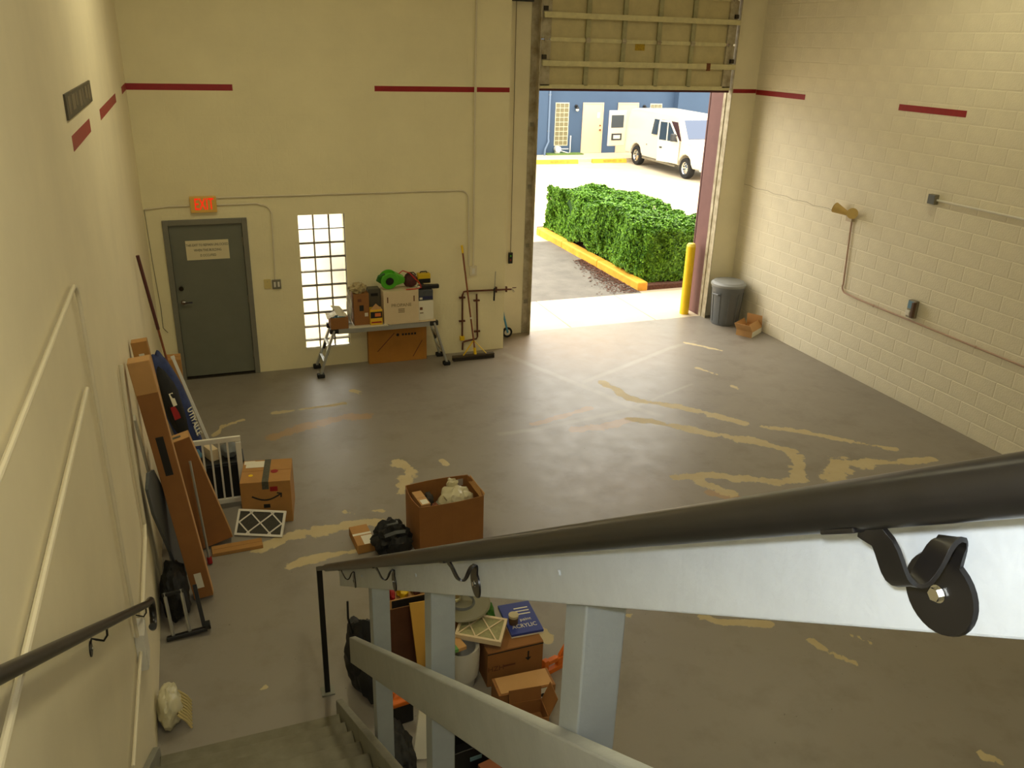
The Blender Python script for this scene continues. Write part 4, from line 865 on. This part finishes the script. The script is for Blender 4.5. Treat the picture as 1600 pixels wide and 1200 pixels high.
# ---- push broom, wall pipes, wheel
t = thing('push_broom', 'yellow push broom with wooden handle leaning on the back wall', 'broom', (4.22, 11.0, 0))
B().box(-.32, .32, -.03, .03, .045, .075).build('head_block', mat('broom_block', (74, 62, 44), .6), t, bevel=.006)
B().box(-.315, .315, -.04, .04, .002, .045).build('bristles', mat('dark_bristle', (44, 38, 32), .95, var=.4, vscale=120, bump=.6, bscale=200), t, kind='stuff')
hd0, hd1 = Vector((.03, 0, .075)), Vector((-.10, .285, 1.64)); B().cyl(hd0, hd0.lerp(hd1, .93), .0125, n=10).build('handle', M_wood, t, smooth=True); B().cyl(hd0.lerp(hd1, .93), hd1, .015, n=10).build('grip', M_yellow, t, smooth=True)
for x in (-.16, .20): B().bar((x, -.01, .07), tuple(hd0.lerp(hd1, .13)), .02, .008).build('brace', M_yellow, t)
B().cyl((.03, 0, .07), tuple(hd0.lerp(hd1, .06)), .022, n=10).build('ferrule', M_yellow, t)
B().cyl(hd0.lerp(hd1, .33), hd0.lerp(hd1, .345), .0145, n=10).build('joint_ring', M_label, t)
t = thing('copper_pipes', 'brown copper water pipes fixed to the back wall behind the broom', 'pipe', (0, 0, 0)); M_cop = mat('tarnished_copper', (104, 62, 44), .45, metal=.5, var=.2, vscale=20)
yp = YB - .035
B().tube([(4.90, yp, .935), (4.22, yp, .955), (4.155, yp, .95), (4.135, yp, .90), (4.135, yp, .25)], .0135, 8).build('pipe', M_cop, t, smooth=True)
B().tube([(4.352, yp, .90), (4.375, yp, .24), (4.36, yp, .205), (4.18, yp, .185), (4.145, yp, .165), (4.14, yp, .05)], .0135, 8).build('pipe', M_cop, t, smooth=True)
for x, z, hz in ((4.135, .86, 1), (4.135, .5, 1), (4.358, .80, 1), (4.37, .32, 1), (4.66, .943, 0), (4.82, .938, 0)):
    B().box(x - (.045 if hz else .01), x + (.045 if hz else .01), yp - .005, YB - .002, z - (.01 if hz else .04), z + (.01 if hz else .04)).build('pipe_clamp', M_cop, t)
B().box(4.10, 4.17, yp - .02, yp + .03, .20, .27).build('valve', M_yellow, t, bevel=.01)
B().cyl((4.90, yp, .935), (4.93, yp - .03, .90), .013, n=8).build('spout', M_chrome, t); B().bar((4.90, yp - .03, .965), (4.96, yp - .03, .965), .012, .01).build('tap_lever', M_cop, t)
t = thing('hanging_brush', 'thin black brush hanging from the copper pipe', 'brush', (4.63, yp - .03, .95)); B().cyl((0, 0, .28), (-.01, 0, 0), .004, n=6).build('wire', M_greypl, t); B().cyl((-.01, 0, .03), (-.015, 0, -.16), .013, n=8).build('grip', M_black, t)
t = thing('measuring_wheel', 'blue handled measuring wheel leaning in the door recess', 'tool', (5.035, 11.78, 0)); B(Matrix.Translation((0, 0, .085)) @ Matrix.Rotation(PI / 2, 4, 'X')).lathe([(.05, -.012), (.082, -.014), (.085, 0), (.082, .014), (.05, .012)], 24, caps=False).build('wheel', M_rubber, t, smooth=True)
B(Matrix.Translation((0, 0, .085)) @ Matrix.Rotation(PI / 2, 4, 'X')).lathe([(0, -.01), (.06, -.008), (.06, .008), (0, .01)], 20, caps=False).build('hub', M_label, t, smooth=True)
B().bar((0, -.03, .085), (-.06, .05, .40), .03, .02).build('fork', mat('blue_handle', (70, 140, 176), .5), t, bevel=.004); B().cyl((-.05, .04, .36), (-.075, .10, .55), .014, n=10).build('handle', bpy.data.materials['blue_handle'], t)

# ================================================================== PILE LEANING ON THE LEFT WALL
def leaning(name, label, cat, base, top, xh, group=None):
    Mx, L_ = frame_from(base, top, xh); return thing(name, label, cat, M=Mx, group=group), L_
t, L_ = leaning('long_carton', 'longest brown carton leaning from the floor up the left wall', 'box', (.335, 6.27, .03), (.10, 6.34, 2.10), (1, 0, 0))
B().box(-.075, .075, -.065, .065, 0, L_).build('body', M_cardd, t, bevel=.004); B().box(.0752, .0762, -.04, .04, 0, L_).build('light_edge', M_cardl, t); B().box(-.03, .025, -.0665, -.065, .10, .24).build('label', M_label, t); B().box(-.028, .028, -.0662, -.065, 1.15, 1.48).build('dark_print', M_ink, t)
B().box(-.078, .078, -.068, .068, L_ - .25, L_ + .01).build('end_cap', M_cardl, t, bevel=.006)
t, L_ = leaning('slim_carton', 'slim brown carton with hand hole behind the longest leaning carton', 'box', (.26, 6.86, .02), (.075, 6.93, 2.06), (1, 0, 0))
B().box(-.06, .06, -.05, .05, 0, L_).build('body', M_card, t, bevel=.004); B().box(-.02, .02, -.0512, -.05, L_ - .13, L_ - .10).build('hand_hole', M_label, t)
t, L_ = leaning('medium_carton', 'wide brown carton leaning beside the longest carton', 'box', (.46, 7.07, .04), (.20, 7.14, 1.06), (1, .06, 0))
B().box(-.15, .15, -.09, .09, 0, L_).build('body', M_cardd, t, bevel=.004); B().box(-.148, .148, -.088, .088, L_, L_ + .0015).build('end_face', M_cardl, t); B().box(.1502, .1512, -.088, .088, .0, L_).build('light_edge', M_cardl, t)
B().box(-.1, .08, -.02, .03, L_ + .0015, L_ + .003).build('tape', M_tape, t); B().box(-.14, -.06, -.0915, -.09, L_ - .3, L_ - .18).build('label', M_label, t)
t, L_ = leaning('bag_roll', 'navy and black canopy bag with white lettering leaning in the corner', 'bag', (.40, 8.22, .10), (.10, 8.42, 1.40), (.9, .4, 0))
B().blob((0, 0, L_ / 2), (.13, .10, L_ / 2 + .04), .12, 1.7, 3, 4).build('bag', M_bluecl, t, smooth=True); B().blob((-.04, -.055, L_ * .62), (.09, .07, L_ * .30), .15, 2, 6, 3).build('black_panel', M_blkcl, t, smooth=True)
text('UTIYALLE', .10, M_label, t, (.075, -.099, L_ * .45), (0, PI / 2, -PI / 2 + .5), sx=.7, ext=.006); B().box(-.10, -.04, -.12, -.10, L_ * .52, L_ * .62).build('red_tag', M_red, t); B().box(-.07, -.03, -.125, -.10, L_ * .62, L_ * .72).build('white_tag', M_label, t)
t, L_ = leaning('white_pole', 'white square pole leaning against the corner beside the navy bag', 'pole', (.60, 8.28, .01), (.235, 8.55, 1.33), (1, 0, 0)); B().box(-.014, .014, -.014, .014, 0, L_).build('pole', M_white, t); B().box(-.018, .018, -.018, .018, L_ - .03, L_).build('end_cap', M_white, t)
t, L_ = leaning('paint_pole', 'long pole with dark red grip leaning high in the left corner', 'pole', (.30, 8.95, .01), (.035, 8.75, 2.32), (1, 0, 0)); B().cyl((0, 0, 0), (0, 0, L_ * .66), .012, n=10).build('shaft', M_wood, t, smooth=True); B().cyl((0, 0, L_ * .66), (0, 0, L_), .017, n=10).build('grip', mat('dark_red_grip', (84, 40, 34), .6), t, smooth=True)
t = thing('corner_carton', 'small orange brown carton standing in the corner behind the poles', 'box', (.20, 9.45, 0)); closed_box(t, .16, .2, 1.0, M_card)
# slatted white gate with black things behind
t = thing('slatted_panel', 'white slatted crib panel standing behind the brown cartons', 'panel', (.515, 7.70, 0)); W2 = .265
B().box(-W2, W2, -.015, .015, .71, .76).build('top_rail', M_white, t, bevel=.004); B().box(-W2, W2, -.015, .015, .05, .10).build('bottom_rail', M_white, t, bevel=.004)
for x in (-W2 + .02, W2 - .025): B().box(x - .025, x + .025, -.02, .02, 0, .70).build('stile', M_white, t, bevel=.004)
sl = None
for k in range(5):
    x = -W2 + .105 + k * .075
    if sl is None: sl = B().box(-.009, .009, -.008, .008, .10, .71).build('slat', M_white, t); sl.location = (x, 0, 0)
    else: copy_obj(sl, t, (x, 0, 0))
t = thing('black_tote', 'black plastic tote behind the white slatted panel', 'box', (.52, 7.92, 0)); B().prism([(-.24, 0), (.24, 0), (.27, .42), (-.27, .42)], 1, -.13, .13).build('tub', M_black, t, bevel=.01); B().box(-.28, .28, -.14, .14, .42, .45).build('lid', M_black, t, bevel=.01)
t = thing('grey_cloth', 'grey cloth bundle on the black tote', 'cloth', (.67, 7.93, .451)); B().blob((0, 0, .06), (.085, .10, .07), .2, 2, 3, 3, 0).build('cloth', M_greypl, t, smooth=True)
t = thing('blue_cloth', 'pale blue cloth on the black tote', 'cloth', (.34, 7.93, .451)); B().blob((0, 0, .04), (.075, .10, .05), .3, 2, 7, 3, 0).build('cloth', mat('light_blue_cloth', (84, 128, 156), .8), t, smooth=True)
t = thing('cream_packet', 'cream packet between the cloths on the black tote', 'packet', (.50, 7.92, .451), .4); closed_box(t, .08, .16, .12, M_cardw, seam=False)
# smile box, filter and what they stand on
t = thing('shipping_box', 'brown shipping box with dark smile arrow and taped top', 'box', (.985, 7.50, 0), math.radians(-9))
closed_box(t, .46, .46, .45, M_card, seam=True)
B().box(-.03, .03, -.2308, .2308, .451, .4522).build('tape', M_tape, t); B().box(-.03, .03, -.2315, -.2300, .37, .451).build('tape', M_tape, t); B().box(-.20, -.03, .07, .20, .4512, .452).build('label', M_label, t)
B().box(-.22, -.12, .14, .21, .4520, .4526).build('label', M_label, t)
B().cyl((.075, -.03, .4525), (.075, -.03, .4535), .035, n=14).build('red_sticker', M_red, t); B().cyl((-.14, -.09, .4515), (-.14, -.09, .4522), .022, n=10).build('yellow_sticker', M_yellow, t); B().box(.04, .11, -.2322, -.2305, .345, .395).build('red_sticker', M_red, t)
sm = [(-.13 + .26 * f, -.2308, .30 - .05 * math.sin(PI * f) + .01 * f) for f in np.linspace(0, 1, 13)]
B().tube(sm, 0, flat=(.016, .0012), ref=(0, 0, 1)).build('smile_print', M_ink, t); B().bar((.10, -.2308, .325), (.145, -.2308, .315), .001, .014, (0, 0, 1)).bar((.14, -.2308, .32), (.135, -.2308, .275), .001, .014, (1, 0, 0)).build('arrow_print', M_ink, t)
B().box(-.03, .03, -.2312, -.2300, .17, .21).build('dark_print', M_ink, t)
t, L_ = leaning('air_filter', 'white framed air filter with crossed lattice leaning on the shipping box', 'filter', (.835, 7.055, .008), (.905, 7.225, .19), (.93, -.37, 0)); w = .225; hh = .25
fr2 = B().box(-w, w, -.012, .012, 0, .02).box(-w, w, -.012, .012, hh - .02, hh).box(-w, -w + .02, -.012, .012, .02, hh - .02).box(w - .02, w, -.012, .012, .02, hh - .02); fr2.build('frame', M_white, t)
B().box(-w + .02, w - .02, -.004, .006, .02, hh - .02).build('mesh', mat('dark_filter_mesh', (64, 62, 54), .8, var=.2, vscale=60), t)
for k in range(-2, 3):
    for sg_ in (-1, 1):
        x0, x1 = k * .2 - .115 * sg_, k * .2 + .115 * sg_
        def clipx(xa, za, xb, zb, lim):
            p = []
            for (xx, zz), (x2, z2) in (((xa, za), (xb, zb)), ((xb, zb), (xa, za))):
                if abs(xx) > lim:
                    e = math.copysign(lim, xx); f = (e - x2) / (xx - x2) if abs(xx - x2) > 1e-6 else 0; p.append((e, z2 + (zz - z2) * f))
                else: p.append((xx, zz))
            return p
        if min(x0, x1) > w - .03 or max(x0, x1) < -w + .03: continue
        (xa, za), (xb, zb) = clipx(x0, .02, x1, hh - .02, w - .02)
        if abs(xa - xb) > .02: B().bar((xa, -.007, za), (xb, -.007, zb), .012, .004, (0, 1, 0)).build('lattice_strip', M_white, t)
t = thing('under_carton', 'flattened carton edge on the floor under the shipping box', 'box', (.64, 6.91, 0), .03); closed_box(t, .44, .13, .035, M_card)
t, L_ = leaning('metal_pole', 'thin silver pole with red foot between the leaning cartons', 'pole', (.40, 6.73, .0), (.335, 6.90, .95), (1, 0, 0)); B().cyl((0, 0, .05), (0, 0, L_), .011, n=10).build('shaft', M_alum, t, smooth=True); B().cyl((0, 0, .012), (0, 0, .07), .022, n=12).build('red_foot', M_red, t, smooth=True)
t, L_ = leaning('leaning_board', 'dark blue grey board leaning on the wall behind the longest carton', 'board', (.20, 6.66, .02), (.065, 6.05, 1.30), (.2, 1, 0)); B().prism([(-.14, 0), (.14, 0), (.16, L_ * .7), (.12, L_ * .93), (.02, L_), (-.10, L_ * .97), (-.16, L_ * .8)], 1, -.012, .012).build('panel', mat('blue_grey_board', (84, 88, 90), .6), t, bevel=.004)
t, L_ = leaning('trim_board', 'thin pale trim board leaning flat against the left wall', 'board', (.10, 6.74, .005), (.035, 6.10, 1.75), (0, 1, 0)); B().box(-.03, .03, -.008, .008, 0, L_).build('board', mat('pale_grey_trim', (176, 172, 156), .5), t)
t = thing('black_sack', 'black sack bundled on the floor under the leaning cartons', 'bag', (.125, 6.17, 0)); B().blob((0, 0, .17), (.11, .23, .24), .25, 1.8, 4, 4, 0).build('sack', M_blkcl, t, smooth=True)
t, L_ = leaning('folding_cart', 'folded hand cart with silver rails and black base by the left wall', 'cart', (.20, 5.78, .02), (.17, 5.90, .36), (1, 0, 0))
B().box(-.15, .15, -.03, .03, -.01, .02).build('base_bar', M_black, t, bevel=.006)
for x in (-.10, .02): B().cyl((x, 0, .01), (x, 0, L_), .013, n=10).build('rail', M_alum, t, smooth=True)
B().bar((.13, .0, .03), (.12, .03, .36), .03, .02, (0, 1, 0)).build('side_arm', M_black, t); B().cyl((.135, .0, .03), (.175, .0, .03), .035, n=16).build('wheel', M_rubber, t, smooth=True); B().box(-.12, .04, -.012, .012, L_ - .03, L_).build('handle', M_black, t, bevel=.006)
t = thing('white_sack', 'white sack with frayed fringe at the foot of the stairs', 'bag', (.085, 4.93, 0)); B().blob((.0, 0, .10), (.08, .17, .13), .2, 2.0, 2, 4, 0).build('sack', M_poly, t, smooth=True)
for k in range(9): B().tube([(.055, -.14 + k * .03, .13), (.105, -.15 + k * .031, .07), (.13, -.155 + k * .032, .012)], .008, 6).build('fringe', mat('fringe_cotton', (196, 178, 122), .9) if k == 0 else bpy.data.materials['fringe_cotton'], t)

# ================================================================== PILE BESIDE THE STAIRS
t = thing('tall_parts_carton', 'tall dark brown carton with a black tray on top beside the stairs', 'box', (1.75, 5.02, 0), .02); closed_box(t, .30, .26, .56, mat('glossy_brown_carton', (96, 60, 40), .35, var=.2, vscale=6), seam=False)
t = thing('black_tray', 'open cardboard tray with black front on the tall dark carton', 'tray', (1.75, 5.02, .561), .02); open_box(t, .30, .26, .075, M_cardl); B().box(-.13, .145, -.1335, -.1302, .008, .070).build('black_front', M_black, t)
for nm, lab, x, y, sx_, mm in (('yellow_pouch', 'yellow pouch in the black fronted tray', -.02, .0, .045, 'tool_yellow'), ('red_pouch', 'red and white packet at the left of the tray', -.105, -.02, .022, None), ('tan_pouch', 'brown packet at the right of the tray', .085, .02, .042, 'maroon_cloth')):
    q = thing(nm, lab, 'packet', (1.75 + x, 5.02 + y, .568)); B().blob((0, 0, .05), (sx_, .08, .05), .3, 2, 3, 3, 0).build('packet', bpy.data.materials[mm] if mm else M_red, q, smooth=True)
t, L_ = leaning('yellow_board', 'yellowish board leaning on the tall dark carton', 'board', (1.80, 4.70, .02), (1.86, 4.86, .60), (1, .15, 0)); B().add([(-.03, -.006, 0), (.09, -.006, 0), (.09, -.006, L_), (-.12, -.006, L_), (-.03, .006, 0), (.09, .006, 0), (.09, .006, L_), (-.12, .006, L_)], [(0, 1, 2, 3), (7, 6, 5, 4), (0, 4, 5, 1), (1, 5, 6, 2), (2, 6, 7, 3), (3, 7, 4, 0)]).build('board', mat('manila_board', (206, 160, 70), .7), t)
t = thing('manila_folder', 'pale folded carton strip between the posts beside the yellow board', 'carton', (1.86, 4.60, 0), .1); closed_box(t, .12, .05, .40, M_cardl, seam=False); B().box(.02, .058, -.0262, -.025, .05, .38).build('green_print', mat('green_print', (120, 160, 110), .6), t)
t = thing('brown_carton', 'brown carton with upside down lettering and arrow in the pile', 'box', (2.44, 4.66, 0), 0.0); closed_box(t, .43, .30, .31, M_cardd, seam=False); B().box(-.2155, .2155, -.1512, -.148, .288, .298).build('dark_seam', M_ink, t)
text('HZH', .06, M_inkb, t, (-.15, -.1508, .16), (PI / 2, PI, 0)); B().box(-.09, .0, -.1508, -.15, .155, .17).build('print_line', M_inkb, t)
B().box(.093, .105, -.1510, -.15, .19, .25).add([(.074, -.1510, .195), (.124, -.1510, .195), (.099, -.1510, .165), (.074, -.15, .195), (.124, -.15, .195), (.099, -.15, .165)], [(0, 1, 2), (5, 4, 3), (0, 3, 4, 1), (1, 4, 5, 2), (2, 5, 3, 0)]).build('arrow_print', M_ink, t)
t = thing('flat_blue_box', 'flat blue box with white lettering on the brown carton', 'box', (2.575, 4.78, .311), -.05); closed_box(t, .25, .36, .03, mat('royal_blue_print', (44, 60, 138), .4), seam=False); B().box(-.1252, .1252, -.1812, .1812, .0, .012).build('white_edge', M_label, t); text('ACRYLIC', .06, M_label, t, (.0, -.10, .0305), (0, 0, 0), sx=.8); text('paint', .045, M_label, t, (.03, -.03, .0305), (0, 0, 0))
for k in range(3): B().box(-.02, .09, .03 + k * .035, .042 + k * .035, .0302, .0306).build('print_line', M_label, t)
t = thing('glass_jar', 'small brown jar with pale lid on the flat blue box', 'jar', (2.50, 4.73, .342)); B().lathe([(.0, 0), (.034, 0), (.036, .01), (.036, .05), (.03, .058)], 18, caps=False).build('jar', mat('brown_glass', (84, 62, 42), .15), t, smooth=True); B().lathe([(.037, .058), (.038, .078), (.0, .08)], 18, caps=False).build('lid', mat('pale_lid', (190, 178, 140), .5), t, smooth=True)
t = thing('white_can', 'white plastic waste bin with a bag draped over its rim', 'bin', (2.06, 4.62, 0)); B().lathe([(.0, 0), (.10, 0), (.125, .34), (.118, .34), (.09, .02), (0, .02)], 24, caps=False).build('bin', mat('dull_white_bin', (186, 184, 176), .5), t, smooth=True); B().lathe([(.105, .33), (.13, .35), (.136, .30), (.134, .16), (.127, .10)], 24, caps=False).build('liner', mat('greyish_liner', (196, 194, 186), .4, bump=.4, bscale=20), t, smooth=True)
t, L_ = leaning('lattice_filter', 'cream air filter with crossed lattice lying on the pile', 'filter', (2.17, 4.58, .385), (2.34, 4.87, .395), (.85, .45, .0)); w, hh = .17, .26
B().box(-w, w, -.02, .02, 0, .02).box(-w, w, -.02, .02, hh - .02, hh).box(-w, -w + .02, -.02, .02, .02, hh - .02).box(w - .02, w, -.02, .02, .02, hh - .02).build('frame', M_cardw, t); B().box(-w + .02, w - .02, -.010, .012, .02, hh - .02).build('mesh', mat('olive_filter', (150, 146, 104), .8, var=.15, vscale=50), t)
for x0, x1 in ((-.15, -.02), (-.02, -.15), (-.02, .13), (.13, -.02)): B().bar((x0, -.014, .02), (x1, -.014, hh - .02), .01, .005, (0, 1, 0)).bar((x0, .014, .02), (x1, .014, hh - .02), .01, .005, (0, 1, 0)).build('lattice_strip', M_cardw, t)
t = thing('green_packet', 'green and cream packet beside the lattice filter', 'packet', (2.015, 4.60, .352), .2); closed_box(t, .11, .12, .03, M_cardl, seam=False); B().box(-.0558, -.01, -.0605, .0605, .004, .0308).build('green_end', mat('leaf_green_print', (92, 150, 84), .6), t)
t = thing('round_lid', 'large round grey lid resting on the pile', 'lid', (2.16, 4.93, .462)); t.rotation_euler = (.10, 0, .1); B().lathe([(.0, .012), (.19, .012), (.205, .02), (.215, .012), (.21, .0), (.0, .0)], 36, caps=False).build('disc', mat('olive_grey_plastic', (124, 120, 98), .5), t, smooth=True); B().lathe([(.08, .012), (.09, .03), (.1, .012)], 24, caps=False).build('ring', M_greypl, t, smooth=True)
t = thing('lid_prop', 'small carton under the round grey lid', 'box', (2.17, 5.0, 0)); closed_box(t, .16, .16, .425, M_card)
t = thing('glass_globe', 'clear round jar with brown handle on the round lid', 'jar', (2.10, 4.95, .502)); B().lathe([(.0, 0), (.06, .005), (.075, .05), (.06, .095), (.045, .11)], 24, caps=False).build('jar', mat('cloudy_glass', (190, 186, 150), .15, trans=.7), t, smooth=True); B().tube([(.075, 0, .02), (.125, -.01, .035), (.13, -.01, .08), (.07, 0, .095)], .010, 8).build('handle', mat('brown_handle', (62, 48, 36), .5), t, smooth=True); B().blob((0, 0, .045), (.035, .035, .03), .2, 2, 2, 2).build('contents', mat('amber_contents', (206, 160, 60), .4), t)
t = thing('green_plant_packet', 'green leafy packet behind the lattice filter', 'packet', (2.38, 4.93, .0)); B().blob((0, 0, .17), (.06, .09, .19), .45, 3, 5, 3, 0).build('packet', mat('leaf_green', (74, 128, 52), .6, var=.3, vscale=20), t, smooth=True)
t = thing('low_carton', 'low brown carton with white picture label in front of the pile', 'box', (2.43, 4.32, 0), -.04); closed_box(t, .42, .18, .16, M_cardd); B().box(.05, .18, -.0912, -.09, .04, .15).build('label', M_label, t); B().cyl((.115, -.0913, .09), (.115, -.0922, .09), .016, n=10).build('label_mark', M_ink, t); B().box(-.14, -.13, -.0912, -.09, .06, .12).build('hand_slot', M_ink, t)
B().box(-.19, .19, -.08, .08, .161, .166).build('torn_top', M_cardl, t)
t = thing('small_open_carton', 'small open carton with raised flap at the front of the pile', 'box', (2.38, 4.09, 0), -.1); open_box(t, .24, .18, .12, M_cardd, flaps=(('r', .15, 22), ('b', .10, 8)))
t = thing('orange_bracket', 'orange plastic bracket lying at the right edge of the pile', 'bracket', (2.75, 4.52, 0), .3); B().box(-.10, .08, -.02, .02, 0, .04).box(-.10, -.06, -.02, .02, .04, .14).box(.03, .08, -.02, .02, .04, .11).box(-.06, .03, -.02, .02, .09, .125).build('frame', M_orange, t, bevel=.004); B().add([(.05, -.012, .125), (.10, -.012, .0), (.11, -.012, .20), (.05, .012, .125), (.10, .012, .0), (.11, .012, .20)], [(0, 1, 2), (5, 4, 3), (0, 3, 4, 1), (1, 4, 5, 2), (2, 5, 3, 0)]).build('fin', M_orange, t)
t = thing('black_scrap', 'small black plastic piece behind the orange bracket', 'scrap', (2.70, 4.72, 0), .5); B().prism([(-.05, 0), (.05, 0), (.03, .10), (-.04, .12)], 1, -.02, .02).build('piece', M_blackp, t, bevel=.006)
t = thing('orange_case', 'orange plastic case low between the stair posts', 'case', (1.56, 4.42, 0), .1); B().box(-.08, .08, -.06, .06, 0, .16).build('body', M_black, t, bevel=.01); B().box(-.085, .085, -.065, .065, .16, .20).build('orange_top', M_orange, t, bevel=.01); B().tube([(-.05, 0, .20), (-.04, 0, .235), (.04, 0, .235), (.05, 0, .20)], .01, 8).build('handle', M_orange, t, smooth=True)
t = thing('black_suitcase', 'black bag with raised strap standing outside the foot of the stairs', 'bag', (1.40, 4.80, 0), .1); B().blob((0, 0, .27), (.125, .20, .31), .28, 1.9, 5, 4, 0).blob((.02, -.12, .15), (.10, .14, .17), .25, 2, 3, 3, 0).build('body', M_blkcl, t, smooth=True); B().tube([(-.08, .0, .50), (-.10, .02, .62), (-.09, .05, .74)], .008, 8).build('strap', M_black, t, smooth=True); B().bar((.05, 0, .50), (.13, .02, .54), .03, .018).build('buckle', M_black, t, bevel=.006)
t, L_ = leaning('loose_board', 'white panel leaning low behind the middle stair post', 'board', (1.60, 4.03, .005), (1.68, 4.16, .28), (1, .1, 0)); B().box(-.05, .09, -.008, .008, 0, L_).build('panel', M_label, t); B().box(-.05, .09, -.0085, .0085, L_, L_ + .01).build('edge', M_white, t)
t = thing('dark_bin', 'black storage bin on the floor under the middle guard board', 'bin', (1.90, 3.92, 0), .1); open_box(t, .34, .30, .26, M_black); B().box(-.06, .02, -.153, -.15, .16, .19).build('sticker', mat('pale_blue_sticker', (110, 140, 150), .5), t)
t = thing('red_brown_carton', 'reddish brown carton beside the black storage bin', 'box', (2.02, 3.62, 0), .2); closed_box(t, .24, .20, .20, mat('red_brown_card', (136, 78, 46), .7))
t = thing('tarp_bundle', 'black tarp bundle on the floor beside the stair stringer', 'tarp', (1.46, 4.07, 0)); B().blob((0, 0, .09), (.10, .22, .13), .3, 2, 11, 4, 0).build('tarp', M_blkcl, t, smooth=True)
